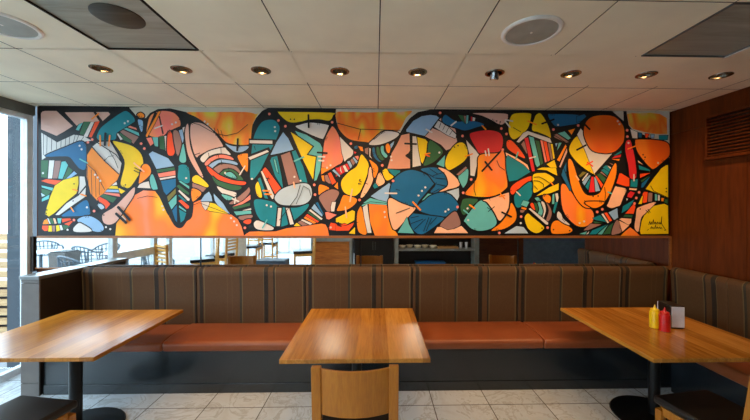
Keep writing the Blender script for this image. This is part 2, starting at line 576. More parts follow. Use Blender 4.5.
# ------------------------------------------------------------------ the mural
PAINT = {'teal': (16, 128, 142), 'blue': (20, 100, 146), 'tan': (216, 150, 122), 'lblue': (140, 178, 214), 'lteal': (98, 184, 182), 'white': (216, 210, 204),
         'pink': (216, 170, 154), 'salmon': (240, 132, 112), 'red': (214, 40, 46), 'ored': (242, 80, 28), 'orange': (246, 138, 22),
         'yellow': (236, 200, 10), 'green': (48, 98, 62), 'olive': (120, 112, 44), 'brown': (152, 112, 102), 'black': (11, 14, 19),
         'cream': (206, 200, 184), 'peach': (246, 186, 146), 'gblue': (176, 196, 210)}
for k_, v_ in PAINT.items():
    plain('paint_' + k_, v_, 0.5, spec=0.3, vary=0.03, scale=5.0)
TXS = [36, 96, 156, 216, 276, 336, 396, 456, 516, 576, 620]
TYS = [104, 136, 168, 202]
MURAL = '''
cream P 145,105 158,105.6 170,106.2 262,106.5 268,108 262,111 256,118 252,126 249,138 240,140 222,137 212,129 200,119 186,112 170,108.3 158,109 150,113 146,118 138,118 133,112 129,107.5 !
orange 1,0 480,125 520,100 560,125 558,155 510,160
cream P 336,109 430,109.3 428,110 418,112 410,118 404,126 400,133 380,136 360,136 345,132 337,124 335.5,116 !
cream P 612,111 623.4,111 623.6,121 617.5,115.8 !
cream P 626.4,111 670,111 669.4,158 655,140 632,129.5 628.6,125 !
cream P 666.6,111 669.4,111 669.4,158 667.2,158 !
@wash_top P 187,112.5 200,112 215,112 246,112 256,114 258.5,112.5 257,116 252.5,125 251,138 249.5,144 240,145 228,143 222,138 214,130 205,123 196,117
@wash_top P 336.3,112.5 350,111.8 370,112.5 385,111.6 400,112 412,111 406,118 401,128 395,133 386,138 378,143 366,142 352,140 345,136 339,129 337,122
@wash_top P 627,114 632,113 640,113.4 650,112.6 660,114 666.8,118 667.2,134 656,134 644,132 633,129 629,125 !
@wash_warm A 256,407 260,372 285,325 308,290 340,272 375,274 388,292 410,340 440,380 480,380 480,407 !
@wash_warm B 0,407 4,372 22,345 40,310 62,300 90,335 150,342 172,358 184,380 192,407 !
@wash_warm P 244,237 246.5,234 249.4,232 259,231.6 276,231.6 287,228.5 310,225.5 321.5,223.9 325.3,224.7 327.4,228.6 329,237 !
black A 352,155 480,150 490,330 470,365 456,383 440,382 425,364 400,312 385,262 366,212
pink 0,0 58,110 75,88 110,80 240,80 430,258 330,322 240,372 60,296 !
pink A 104,37 235,36 241,43 215,66 160,67 140,77 !
black A 190,36 198,36 222,68 212,70 !
white A 34,98 82,127 132,104 160,108 185,122 140,128 90,145 36,180 !
lteal 0,0 465,300 500,240 550,215 500,310 !
green 0,0 510,350 560,210 640,205 560,365 !
white 0,0 555,380 640,210 680,210 600,385 !
ored 0,0 615,385 690,210 747,200 650,390 !
blue A 45,168 110,140 150,124 166,132 169,150 167,205 150,206 135,190 118,171 90,169
green 0,1 60,285 145,285 130,490 60,480 !
white 0,1 155,285 215,285 190,495 140,495 !
brown 0,1 222,290 290,290 280,400 250,495 195,495 !
lteal 0,1 300,300 345,295 375,340 310,500 260,495 !
green 0,1 380,360 430,400 360,500 320,500 !
lblue 0,1 445,412 480,440 370,510 350,500 !
ored 0,2 60,150 120,130 320,150 270,205 150,180 !
lteal 0,2 65,205 215,235 190,265 70,225 !
green 0,2 65,240 180,270 150,310 70,345 !
gblue 0,2 60,290 110,320 70,335 !
lteal 0,2 70,360 160,310 150,360 70,392 !
yellow A 46,342 52,318 62,288 75,257 100,240 145,228 146,250 140,280 110,305 75,338 57,350 !
white A 149,229 164,230 168,255 146,282 149,250 !
white A 146,287 168,262 166,290 120,322 88,345 76,345 110,310 !
blue A 169,300 180,330 175,345 120,349 95,347 130,324
orange 0,3 80,260 95,215 130,195 155,255 !
white 0,3 132,190 147,190 175,255 160,255 !
green 0,3 152,190 195,190 215,255 180,255 !
peach 0,3 200,190 225,190 245,250 220,255 !
lteal 0,3 250,190 300,190 290,250 260,250 !
ored 0,3 305,195 400,190 430,230 380,280 310,245 !
black 0,3 305,240 420,208 424,218 330,256 !
ored 0,3 75,275 155,275 140,335 100,340 72,310 !
yellow 0,3 150,275 185,275 190,345 145,345 !
brown 0,3 190,275 225,275 225,345 195,345 !
yellow 0,3 235,275 270,270 285,330 240,345 !
white 0,3 275,270 300,270 320,325 290,330 !
green 0,3 305,270 360,270 400,285 330,325 !
lblue A 142,362 160,350 185,350 210,365 222,385 212,395 190,393 165,378
white A 130,387 145,370 158,372 186,393 140,396
orange A 172,165 188,140 204,127 240,123 262,160 275,190 270,222 262,240 232,270 202,302 182,280 171,230 !
white A 188,140 204,127 240,123 262,160 275,190 269,222 226,182 !
yellow A 249,125 270,127 310,140 335,165 339,200 320,235 300,262 285,262 272,250 285,190 270,155
white 1,2 180,205 240,160 250,195 200,203 !
yellow 1,2 140,240 180,208 250,212 265,245 !
lblue 1,2 105,278 135,250 265,255 275,285 !
salmon 1,2 85,300 105,284 275,300 285,335 250,330 !
green 1,2 50,325 88,307 245,350 200,405 120,370 !
ored 1,2 20,352 48,335 130,378 170,420 120,480 60,430 !
yellow 1,2 265,230 345,270 300,300 280,290 !
gblue 1,3 20,30 60,22 100,62 60,85
pink A 313,262 312,285 290,320 262,362 240,374 222,368 217,350 225,338 255,320 285,290
orange A 336,200 350,192 362,205 360,225 330,250 328,240
white 1,2 485,230 510,192 560,168 620,155 645,215 640,238 !
lteal 1,2 630,130 665,75 720,230 700,250 655,240
lblue A 357,162 368,154 415,175 433,198 380,207 !
green A 380,210 434,202 435,210 382,218 !
salmon A 384,221 436,212 437,225 388,232 !
white A 389,235 437,227 437,232 392,240 !
blue A 393,243 438,236 438,260 410,285 402,275 !
olive A 412,290 438,265 438,280 415,305 !
lteal A 416,308 440,284 440,310 425,328 !
blue A 427,332 441,314 442,368 436,360 !
teal 2,2 265,0 262,-20 300,-40 350,-35 372,-10 385,0 390,170 265,140
lteal 2,2 265,155 290,150 390,215 390,245 !
green 2,2 240,210 270,195 390,290 385,315 300,272 !
white 2,2 262,270 275,255 395,360 390,385 370,380 !
teal 2,2 260,320 275,312 370,395 330,390 !
ored 2,2 262,383 300,370 390,445 385,470 360,475 !
lteal 2,3 275,40 355,100 350,115 270,62 !
teal 2,3 272,84 355,130 330,210 290,240 !
teal 1,0 15,370 60,280 170,190 310,95 370,88 440,150 455,190 440,215 270,320 240,350 225,415 60,425 20,405
salmon 1,0 370,270 400,255 470,280 485,305 !
lteal 1,0 325,290 360,278 500,335 510,375 !
brown 1,0 285,325 318,302 500,385 490,400 440,465 !
green 1,0 258,362 285,338 420,430 410,460 320,420 !
white 1,0 245,348 262,345 315,410 290,422 !
lblue 1,0 490,195 520,185 550,210 545,310 525,315
@wash_rose A 352,100 354,70 362,48 378,38 400,33 430,38 448,55 452,76 440,83 415,95 400,108 375,112
black A 374,38 382,38 362,85 352,92 !
orange 1,0 583,375 600,330 700,150 730,90 760,85 690,230 600,390 !
black 2,0 32,140 48,140 95,350 75,350 !
salmon A 350,115 365,112 372,130 362,138 !
lteal A 368,112 385,112 385,140 375,138 !
green A 388,110 402,108 406,150 390,146 !
white A 404,108 410,108 413,150 408,152 !
ored A 414,102 425,98 436,140 431,165 413,160
brown A 430,98 445,95 455,130 447,165 440,160
lblue A 447,92 458,88 462,115 459,132 !
white A 458,84 469,78 470,110 465,110 !
lteal 2,1 320,90 338,160 355,280 330,312 292,305 275,270 292,190
pink B 16,95 20,76 26,76 30,130 42,170 69,226 64,230 45,205 25,165 17,120
pink B 33,75 45,68 70,72 100,95 130,138 115,143 90,150 60,165 50,172 40,150 32,110
white B 62,175 85,155 130,143 141,150 152,165 120,160 90,168 72,187
salmon B 75,190 95,172 125,164 152,170 160,180 120,174 95,185 82,198
lblue B 85,200 100,187 125,179 165,185 171,195 125,187 105,198 94,207
brown B 97,213 115,197 135,192 170,200 185,225 160,207 130,207 118,223
green B 120,227 135,210 160,210 188,235 185,245 160,239
lteal B 135,224 150,216 165,226 168,236
ored B 80,201 90,203 120,226 160,241 197,246 190,255 150,250 115,240 92,222
green B 97,228 115,242 150,253 184,260 175,270 140,268 110,253
white B 112,259 140,270 168,278 165,290 140,287 122,275
lteal B 126,283 160,293 150,300 138,298
brown B 148,310 170,295 200,270 207,262 210,276 190,300 162,312
salmon B 158,320 190,303 212,284 212,298 190,311 165,325 !
green 3,3 190,62 400,8 400,42 220,88 !
white 3,3 310,98 410,72 415,90 320,102 !
lteal 3,3 210,112 410,100 415,135 240,155 !
brown 3,3 270,170 415,150 415,185 300,210
ored 3,3 320,232 360,205 410,205 405,245 365,258
yellow B 38,234 48,226 60,230 85,254 81,262 58,253 40,246
brown B 38,249 80,264 70,276 50,271 38,261 !
orange B 37,266 65,279 45,302 37,300
lblue B 62,304 75,284 88,275 95,288 98,304 !
lblue B 101,280 130,310 142,330 152,343 120,325 105,302 !
white B 65,306 88,306 90,316 77,331 68,318 !
yellow B 92,308 105,311 150,343 90,333 82,330 !
lblue 3,1 110,92 180,115 260,125 375,120 370,150 310,185 240,190 190,165
orange 3,1 255,242 290,215 360,205 375,230 372,400 350,405 300,340
teal B 213,185 218,130 228,95 245,68 265,60 285,62 298,78 298,95 285,127 262,170 245,205 232,225 218,240 211,232
black 3,1 385,30 700,42 690,105 385,98 !
black 3,1 380,222 620,130 650,190 380,300 !
white 3,1 395,50 660,55 660,92 395,85 !
white 3,1 380,250 600,165 620,185 400,280 !
lblue B 272,165 290,127 310,97 325,115 341,149 300,160 !
yellow 3,2 462,215 490,160 510,190 540,330 510,342 480,310
teal 3,2 490,130 520,108 562,230 612,362 570,352 520,210 !
white 3,2 525,40 545,35 690,340 660,365 638,335 !
ored B 248,211 256,202 262,208 312,276 300,292 290,290 !
teal B 271,182 276,172 292,168 305,230 310,268 286,228 !
lteal B 281,176 287,180 296,222 290,214 !
brown B 303,166 330,156 361,250 326,256 !
teal B 336,155 347,151 370,200 383,249 363,250 !
gblue B 285,290 305,268 340,255 375,250 392,260 396,285 385,305 360,315 310,315 290,305
teal B 223,302 240,298 280,306 300,320 350,323 386,312 378,330 350,355 320,375 290,380 255,370 235,350 225,325
black B 291,320 309,320 304,382 286,382 !
black B 314,320 331,320 347,374 326,378 !
white B 295,324 305,324 300,378 290,378 !
white B 318,324 328,324 342,372 331,374 !
white 3,3 445,250 480,215 560,240 660,290 675,312 640,328 520,325 460,300
yellow 4,0 25,95 60,93 640,103 665,135 640,185 600,195 500,180 380,185 300,205 200,218 130,200 60,140
white 4,0 235,270 280,245 370,222 450,222 600,245 610,275 560,390 530,405 400,355
yellow B 332,95 348,106 398,140 380,165 408,171 402,215 400,240 365,170 !
lteal B 345,93 380,105 420,130 430,150 425,200 410,240 403,243 411,168 385,163 403,139 355,107 !
@wash_rose P 325,140 331,128 333.5,127 337,132 340,140 343,160 336,166 326,172 321.5,173 323,155
white 5,1 45,10 200,170 200,210 180,240 130,270 100,300 70,200 !
red 5,1 0,378 130,322 162,385 60,450 0,475 !
white 5,1 30,372 55,362 70,440 !
white 5,1 80,352 105,340 145,415 110,420 !
lblue 5,1 130,300 160,290 190,350 170,380 !
brown 5,1 167,285 190,262 230,310 200,345 !
lblue 5,1 195,258 210,247 255,300 235,322 !
salmon 5,1 218,240 260,232 275,270 258,285 !
red 5,1 205,180 240,190 220,212 !
orange 4,2 530,0 650,0 530,75 !
orange 4,2 530,92 560,86 568,160 545,150 !
brown 4,2 567,90 600,78 648,180 620,182 580,152 !
ored 4,2 607,66 640,50 702,165 657,195 !
lblue 4,2 657,32 680,15 747,85 747,110 !
red 4,2 692,0 747,-5 747,62 !
orange 4,2 680,217 720,165 726,250 !
orange 4,2 500,215 530,195 622,240 510,310 498,280
brown P 319.5,196.3 331,189.5 339,192 336.5,199 332,205 331,211 327,211 322,204
white 4,3 655,0 700,0 680,110 645,110 640,60 !
lblue 4,3 415,72 450,22 545,150 540,170 !
blue 4,3 462,12 490,0 557,140 550,150 !
white 4,3 385,98 405,86 545,195 530,210 !
green 4,3 370,127 383,108 522,210 507,220 !
ored 4,3 345,162 368,140 507,230 482,240 !
orange 4,3 325,187 343,168 477,240 442,252 !
white 4,3 290,212 310,200 430,252 400,267 !
brown 4,3 255,237 288,217 380,267 310,277 !
yellow 4,3 210,277 245,242 290,277 240,284 !
salmon 4,3 575,122 600,115 710,150 620,205 590,195 !
yellow 5,3 0,190 190,95 222,110 215,210 120,265 0,232 !
ored 4,3 620,300 640,240 747,262 800,250 880,280 850,335 747,337 625,325 !
ored 5,3 0,258 120,277 212,240 200,270 150,332 0,336 !
orange 5,2 45,420 80,330 120,320 240,360 222,420 140,480 40,500 12,490
yellow 5,3 150,365 222,292 222,375 !
yellow P 361,155 365,158 368.5,164 368,172 362,188 358,194 353,196 345,193 341.5,187 342,180 349,172 357,166
peach 5,2 390,0 435,0 435,120 400,220 330,325 290,345 300,290 370,120
orange 5,1 390,280 440,310 480,350 490,400 460,480 440,480 430,400 410,330
peach 5,2 465,170 510,50 570,160 510,210 480,200
teal 5,2 430,212 455,170 495,222 450,242 !
yellow 5,2 545,30 590,10 620,60 670,100 640,130 590,145 555,90
teal 5,2 600,12 747,30 747,60 690,100 640,60 !
lblue 5,2 405,330 500,260 620,175 640,200 600,400 500,375 !
lteal 5,2 310,410 400,350 480,372 600,402 590,412 !
lteal 5,3 275,62 310,30 400,0 600,20 590,35 380,18 !
orange 5,3 250,130 270,80 300,70 360,360 270,352 245,240
white 5,3 312,60 365,25 380,150 415,360 368,360 330,180 !
@wash_warm 5,3 385,25 590,40 610,170 650,290 712,372 722,405 455,405 400,230 !
white P 369,144.5 374,139 384,131.5 398,133 397,137 388,142 378,145
blue 5,1 215,125 250,115 250,145 220,150
orange 5,1 260,120 310,130 320,180 290,175 !
brown 5,1 335,150 380,135 375,220 340,200 !
white 5,1 390,140 405,150 400,230 420,265 390,240 !
blue 5,1 425,150 450,140 465,220 530,290 500,300 440,240
green 5,1 472,140 500,135 530,220 570,262 530,285 480,220
lteal 5,1 522,130 555,120 560,180 600,230 575,255 530,200
orange 5,1 580,112 610,90 635,140 620,200 590,180
lblue 5,1 632,100 680,60 670,100 640,150 !
tan C 172,206 185,160 200,135 214,106 238,101 240,152 231,165 240,177 240,205 205,207 !
white 6,1 192,5 235,8 265,200 290,345 192,365 !
yellow 6,1 245,15 340,40 375,80 345,220 310,330 290,300 265,180 !
green 6,1 385,60 470,95 545,180 500,250 420,315 320,345 360,230
lblue 6,0 120,300 200,200 300,145 400,130 470,140 500,165 420,270 335,375 120,325 !
pink P 425,136.6 432.5,128.4 456,138 457,141.5 450,149 446,150.5 441,145 432,140 !
pink 6,0 500,182 530,165 620,215 690,300 700,342 640,290 540,215 !
white 6,0 445,270 490,198 520,212 610,270 700,360 690,405 590,362 !
yellow C 345,195 352,165 375,135 395,128 408,140 412,165 400,185 370,205 355,210
lteal 6,1 470,330 570,225 560,365 !
blue C 180,275 190,240 215,218 245,210 280,220 310,240 315,246 295,270 265,305 255,320 205,302 185,290
blue 6,2 290,22 340,0 480,0 560,70 590,160 580,230 480,290 400,280 460,200 430,150 370,75
peach 6,2 490,0 560,10 640,60 720,140 730,210 600,255 500,278 590,222 605,160 570,70
gblue 6,2 560,287 730,235 735,330 710,385 650,310 !
lteal 6,2 300,380 370,300 440,305 330,372 !
white 6,2 300,400 345,375 440,322 400,382 340,405 !
blue C 258,326 285,300 300,288 330,278 355,282 375,300 386,320 370,342 350,349 310,346
blue 6,3 150,140 200,132 400,160 560,187 500,245 340,360 270,372 230,352 180,292
peach C 175,300 185,295 210,308 245,321 256,326 230,355 195,390 180,360 175,325
lteal 6,3 130,172 150,260 210,365 20,357 !
brown 6,3 510,278 600,170 680,110 720,150 750,260 680,302 600,322
peach 6,3 440,362 480,292 520,290 600,327 680,312 760,277 842,362 !
green 7,2 60,420 90,360 230,360 248,385 200,430 120,530 75,540 50,470
lteal 7,3 100,200 250,5 330,0 430,130 470,245 400,310 280,335 180,310 110,240
peach 7,2 312,377 420,350 590,292 615,310 612,440 590,500 540,585 495,610 440,510 360,400
orange 7,3 640,10 690,90 700,180 660,250 560,310 430,335 420,320 530,232 612,112
gblue P 503.5,233.3 516,226 523,227 528,233.3 !
lteal 7,2 25,90 135,12 130,150 90,222 70,215
brown 7,2 0,78 108,-15 128,0 30,88 !
white 7,1 115,50 270,220 240,340 212,470 165,460 160,250 !
red P 469.5,136 473,132.5 486,130.5 497,132 502,137 502,146 498,152 481,154.4 475,147
@wash_warm P 479.5,155.3 498,153.3 502,150 504.3,156 504.8,168 507,184 505,189 496,195 482,197 466.5,195 466,191.5 476,179.5 477.5,168
blue C 345,45 365,58 385,66 410,63 440,66 462,75 440,82 405,92 380,85 350,75 336,62
green 7,0 20,130 85,137 100,232 60,190 !
brown 7,0 86,140 115,142 107,236 !
lteal 7,0 120,135 142,135 137,225 112,236 !
red 7,0 170,152 188,152 185,200 170,205 !
white 7,0 190,157 222,165 215,200 190,202 !
pink 7,0 200,110 560,115 600,150 590,190 540,240 490,235 400,185 300,140
yellow P 508.6,123 511,116 516,113.6 529,113.6 530.5,117 527,129 517,138 512,139 508.5,133
yellow 8,0 180,300 210,170 240,122 290,122 370,260 400,390 350,370 250,330
blue 8,0 370,125 400,120 740,135 735,220 600,250 470,265 420,230 380,170
blue 9,0 0,150 90,122 112,150 60,195 0,218 !
white 8,0 0,445 80,340 130,318 390,405 410,455 380,450 140,360 30,452 !
brown 8,1 55,100 88,55 130,190 120,210 !
red 8,1 92,30 135,18 215,410 182,415 !
lteal 8,1 145,5 200,22 275,340 240,365 220,330 !
green 8,1 217,50 265,62 310,320 282,340 !
salmon 8,1 277,50 303,55 353,300 332,310 !
ored 8,1 311,60 350,70 390,285 362,300 !
brown 8,1 362,80 390,90 425,275 402,285 !
yellow 8,1 397,92 420,97 445,260 427,270 !
ored 7,1 585,80 610,50 660,70 747,170 800,260 700,220 600,150
peach P 505,152.5 516,157.8 527,165 529,171 516,163.8 506,156 !
teal D 77,178 81,166 130,196 150,216 110,240 86,245 78,210 !
ored D 90,266 110,246 150,229 152,241 120,263 96,284
teal D 101,290 120,266 152,246 152,290 112,324
yellow 8,2 228,18 300,-5 460,0 475,90 430,70 350,28 !
yellow 8,1 350,332 440,280 468,370 400,372 !
yellow 8,2 195,80 300,60 360,70 440,130 380,190 210,290 197,200
yellow 8,2 230,325 380,227 490,180 490,255 400,292 !
orange 8,2 302,335 350,312 395,335 395,390 360,410
lteal 8,2 210,352 250,340 320,420 270,420 !
lteal 8,2 420,312 440,300 440,420 412,420 !
white 8,2 450,300 480,295 490,350 470,420 !
ored 8,3 160,30 185,10 220,60 215,95 180,70
green 8,3 200,0 238,20 262,80 245,138 225,100 !
lteal 8,3 245,0 290,20 310,110 290,160 250,140 265,80
white 8,3 287,0 322,10 342,90 320,170 302,185 318,100
brown 8,3 350,10 390,60 410,130 390,200 352,235 347,200 375,100
teal 8,3 422,110 450,0 480,0 440,140 !
white 8,3 140,80 160,70 370,240 365,265 340,260 !
yellow 8,3 95,200 110,150 140,135 180,170 310,280 310,320 250,360 190,350 130,300
lteal 8,3 50,32 80,-20 150,0 118,60 !
orange 8,3 60,57 118,72 108,92 55,78 !
brown 8,3 40,92 100,97 75,125 45,120 !
orange 8,3 400,300 420,240 470,215 540,240 640,310 640,345 580,365 440,370 405,350
@wash_warm D 241,262 255,255 290,300 335,333 335,365 310,380 280,372 247,330
white 8,3 470,160 485,110 520,140 540,190 620,265 560,250 490,200
brown 8,1 432,0 520,12 610,75 580,80 445,22 !
lblue 8,1 450,90 478,85 460,130 !
lteal 8,1 490,82 525,82 470,175 !
orange 8,1 470,282 570,100 582,125 500,300 !
pink 8,1 495,362 588,135 590,190 512,370 !
blue 8,1 530,405 580,310 577,420 !
blue 8,2 520,82 545,0 610,180 640,252 620,270 547,130 !
lteal 8,0 480,345 560,322 630,400 600,420 !
orange 8,0 600,312 680,290 640,362 !
brown 8,0 437,362 470,350 600,440 560,440 !
yellow D 265,150 285,112 300,125 340,214 335,221 292,190
white D 289,105 300,86 325,120 360,158 394,161 340,222 312,150 !
@wash_ball P 585,123 592,117 605,115.5 615,118 622.5,127 623,140 619,147 613,152 604,153.5 592,151 586,143 583,133
olive 9,2 22,92 70,42 118,52 40,112 !
white 9,2 60,142 120,62 135,67 75,162 !
lblue 9,2 65,172 98,122 150,82 160,92 90,205 !
teal 9,2 100,217 150,132 162,132 132,262 !
red 9,2 140,285 170,102 195,102 210,280 !
lblue 9,2 202,105 222,112 272,265 217,277 !
ored 9,2 212,92 230,92 317,210 292,245 !
green 9,2 232,82 270,62 358,140 320,185 !
brown 9,2 267,52 290,42 368,118 !
teal 9,2 282,27 330,2 418,60 380,108 !
white 9,2 342,2 368,2 440,40 420,55 !
teal 9,1 430,227 520,170 520,198 440,235 !
red 9,1 402,265 440,237 515,217 510,248 !
orange 9,1 402,272 500,270 490,293 !
brown 9,1 370,312 480,350 460,375 !
teal 9,1 302,370 340,342 410,400 380,420 !
white 9,1 352,345 440,390 420,420 !
orange D 262,186 275,186 298,256 318,285 353,282 372,250 402,190 406,222 390,272 368,308 340,322 306,318 274,268
orange 9,3 95,0 310,0 280,45 210,70 150,50
red 9,1 565,180 570,80 595,50 625,60 650,150 680,300 690,480 620,490 600,350
ored 9,2 460,180 495,65 520,65 610,120 610,215 570,215 !
teal 9,2 627,140 710,132 700,225 622,220 !
peach 9,2 612,235 700,242 690,262 610,255 !
peach 9,2 360,420 440,230 470,220 575,250 540,340 505,430 470,448 400,468 345,438
teal 9,3 180,190 268,152 350,235 220,210 !
green 9,3 182,220 328,248 210,248 !
brown 9,3 75,330 160,252 290,260 130,327 !
lteal 9,3 25,372 120,340 100,377 !
white 9,3 105,377 150,332 132,372 !
teal 9,3 142,377 180,330 350,262 222,377 !
lteal 9,3 237,377 370,257 292,377 !
green 9,3 302,377 372,280 428,237 388,372 !
brown 9,3 402,375 432,260 478,212 520,340 450,375
white 9,3 285,142 305,132 375,240 355,245 !
ored 9,3 317,127 350,122 410,215 382,230 !
lblue 9,3 367,122 470,72 480,180 432,210 !
teal 9,3 520,130 535,50 670,-30 600,80 !
ored 9,3 562,135 668,12 680,60 660,138 !
peach 9,3 492,200 520,187 635,195 630,240 600,268 !
peach 9,3 490,217 608,272 530,345 510,290 !
green 9,3 532,170 560,147 650,152 640,180 !
@wash_warm 9,3 510,405 560,345 620,297 680,345 730,405 !
white 10,0 107,297 190,330 190,405 132,400 !
blue 10,0 202,335 240,342 240,395 202,395 !
ored 10,0 280,347 330,352 302,400 282,395 !
lblue 10,0 345,355 385,360 380,400 345,395 !
teal 10,0 440,372 550,370 540,420 442,420 !
@wash_ball 10,1 165,60 200,45 400,50 545,90 562,220 500,290 390,380 340,370 240,260 180,160
yellow P 664.6,165.5 666.8,165 666.8,198 655,193 644.5,189 652,179 660,168.5 !
lteal 10,2 217,0 320,12 340,40 217,25 !
ored 10,2 220,70 340,60 222,118 !
green 10,2 227,150 328,92 242,168 !
blue 10,2 240,182 338,102 260,225 232,230 !
peach 10,1 192,282 270,350 202,310 !
teal 10,1 202,342 330,392 330,410 212,392 !
ored 10,2 250,300 270,277 310,282 300,400 242,410 !
brown 10,2 317,287 365,292 360,390 312,395 !
lteal 10,2 392,302 420,312 420,380 392,380 !
white 10,2 430,312 450,322 450,380 427,380 !
orange 10,2 467,347 500,352 490,390 467,385 !
green 10,2 507,362 540,370 540,420 502,400 !
yellow 10,2 200,420 240,332 255,322 240,420 !
peach 10,3 180,90 210,60 350,10 408,2 375,40 298,120 236,180 212,300 203,340 180,340 155,290 170,180
yellow 10,3 380,45 500,20 545,42 550,370 230,375 217,340 238,220 272,150 !
red 10,2 80,300 110,272 160,290 120,350 72,338 !
white 10,2 60,352 80,362 65,385 !
'''
# lines: colour, width in photo pixels, frame, points
LINES = '''
black .55 A 45,104 45,165
black .5 A 56,110 55,160
black .6 A 70,118 69,152
black .5 A 84,126 84,148
black .6 A 98,120 97,143
black .5 A 112,114 110,138
black .5 A 124,108 122,134
black .5 A 140,106 134,130
black .5 A 150,108 142,128
black .5 A 165,112 155,126
black .8 A 188,140 226,182 270,223
black .6 A 172,190 200,215 228,270
black .5 A 176,200 180,270
black .5 A 188,210 190,285
black .5 A 200,218 202,290
black .5 A 212,238 212,285
black .5 A 226,184 240,170 255,168
black .5 A 228,178 232,190
black .6 A 240,150 258,180 268,205
black .9 A 205,128 262,165 280,190
black 2.6 1,3 275,62 405,205
black 2.6 1,3 252,138 362,238
white 1.0 1,3 320,165 360,205
orange 1.6 1,0 62,375 66,490
orange 1.6 1,0 175,375 165,490
black 2.4 1,0 125,350 118,480
orange 1.4 A 157,283 172,288
orange 1.2 0,2 445,250 500,265
orange 1.2 0,3 425,65 455,110
lteal 1.2 A 154,178 177,190
peach 1.4 A 316,190 345,215
black .9 A 318,204 338,214
black .9 A 316,212 332,220
orange 1.4 A 190,58 210,42
white 1.2 A 378,86 400,78
black .6 B 0,60 60,75 105,100 140,108 175,100 205,75
black .5 B 105,85 110,108
black .5 B 115,88 122,112
black .5 B 125,92 132,114
black .5 B 30,320 60,308 85,318 150,342
black .5 A 326,295 355,288 385,292
black .7 B 47,165 62,160
black 1.8 3,1 262,40 255,170
white 1.2 3,2 345,-20 285,80
white 1.6 3,2 200,360 270,390
white 1.4 3,2 235,350 225,410
lteal 1.3 3,3 600,210 550,300
orange 1.5 3,2 560,265 630,268
orange 1.5 3,2 580,305 650,308
black 1.8 4,0 382,135 385,275
white 1.5 4,1 500,243 570,247
white 1.5 4,1 505,288 558,292
black 1.8 4,1 490,195 595,203
lteal 1.5 4,1 220,295 325,248
peach 1.4 4,2 210,170 222,230
black .5 4,2 240,420 290,310 325,210 390,250 410,320
black .6 B 300,360 352,290 362,255
black .6 B 88,160 90,172
black .5 B 125,145 126,162
black .5 B 118,166 119,176
black .7 B 126,182 128,195
black .6 5,0 15,228 280,298 747,312
black .6 5,0 290,298 260,420
black .6 5,0 560,320 440,420
peach 1.5 5,2 190,250 165,390
white 1.5 5,2 575,295 705,297
peach 1.4 5,3 110,60 125,180
black 1.4 5,3 30,240 20,265 60,280
black .6 6,0 500,280 525,212
black .5 6,0 540,310 570,250
black .5 6,0 580,340 610,280
black .5 6,0 620,365 650,320
white 1.5 6,0 640,255 695,212
white 1.5 6,0 350,300 415,335
black 1.8 6,1 105,92 232,98
black 1.6 6,1 178,0 178,370
black 2.0 6,1 120,232 165,200
black 2.0 6,1 120,232 165,265
orange 1.3 6,1 335,215 390,205
ored 1.2 6,1 345,225 385,240
black .6 6,2 330,50 440,110
black .6 6,2 390,10 480,70
black .6 6,2 430,90 560,50
black .6 6,2 460,120 580,130
black .6 6,2 470,190 585,215
black .6 6,2 420,290 500,245
black .6 6,3 170,185 260,165
black .6 6,3 175,250 310,200
black .6 6,3 210,320 340,200
black .6 6,3 320,340 380,180
black .6 6,3 350,335 410,190
black .6 6,3 395,260 470,180
orange 1.6 6,3 195,0 280,90
black .7 6,3 0,130 160,70
black .6 6,2 735,225 600,255
black 1.8 7,1 335,305 410,398
black 1.8 7,1 505,190 300,410
black .6 7,1 470,290 500,360 560,400
black .6 7,2 210,150 205,250 225,320
white 1.3 7,1 335,180 345,230
white 1.3 7,1 370,155 380,230
white 1.4 7,0 570,190 650,205
white 1.4 7,0 565,205 620,275
orange 1.4 7,0 300,260 340,300
orange 1.2 7,1 105,240 185,212
orange 1.3 7,2 510,300 560,360
orange 1.3 7,2 560,320 500,335
black 1.8 7,3 530,120 635,172
black .7 7,3 360,65 430,110
black .7 7,3 370,110 440,55
orange 1.5 7,3 155,35 210,75
lteal 1.4 7,3 85,95 140,140
lteal 1.4 7,1 715,195 690,265
black .6 7,0 660,280 747,330
orange 1.3 8,0 130,205 225,245
black 1.8 8,0 295,235 430,185
black 1.8 9,0 85,240 145,298
black 1.8 9,1 0,165 100,112
white 1.3 8,1 150,262 215,245
black .6 8,2 200,110 260,105 330,140 385,180
black .6 8,2 200,150 260,155 310,190 310,225
black .6 8,2 205,210 240,250
orange 1.2 8,2 395,165 420,200
peach 1.3 8,2 690,95 720,140
white 1.3 8,2 0,280 40,320
ored 1.2 9,1 120,310 180,355
ored 1.2 9,1 110,340 180,300
lteal 1.3 9,2 360,280 400,300
white 1.2 9,2 660,80 660,150
orange 1.1 9,1 590,155 680,120
black .6 9,2 320,225 330,300 320,420
black .6 10,3 270,150 330,85
black .7 10,3 285,95 320,130
black .7 10,3 310,85 335,120
black .6 10,2 340,210 375,270 540,345
black .55 10,3 318,262 330,225 338,262 350,232 356,262
black .55 10,3 358,255 372,205 378,258 392,232 398,258
black .55 10,3 400,240 415,258 420,232 440,255 448,232 456,256
black .55 10,3 460,250 470,172 466,250 490,290 515,325
black .5 10,3 335,310 350,285 355,312 366,290 374,312
black .55 10,3 380,312 398,268 402,310 418,288 428,310
black .55 10,3 432,300 446,290 450,310 464,296 472,312
black .5 10,3 300,328 318,318
black .5 10,3 500,330 518,326
black .6 B 225,140 228,150
black .6 6,2 0,250 40,262
black .7 5,2 270,150 300,165
black .7 5,2 262,180 295,190
black .7 5,2 345,180 370,190
black .7 3,2 590,120 635,130
black .7 3,2 600,150 620,105
'''
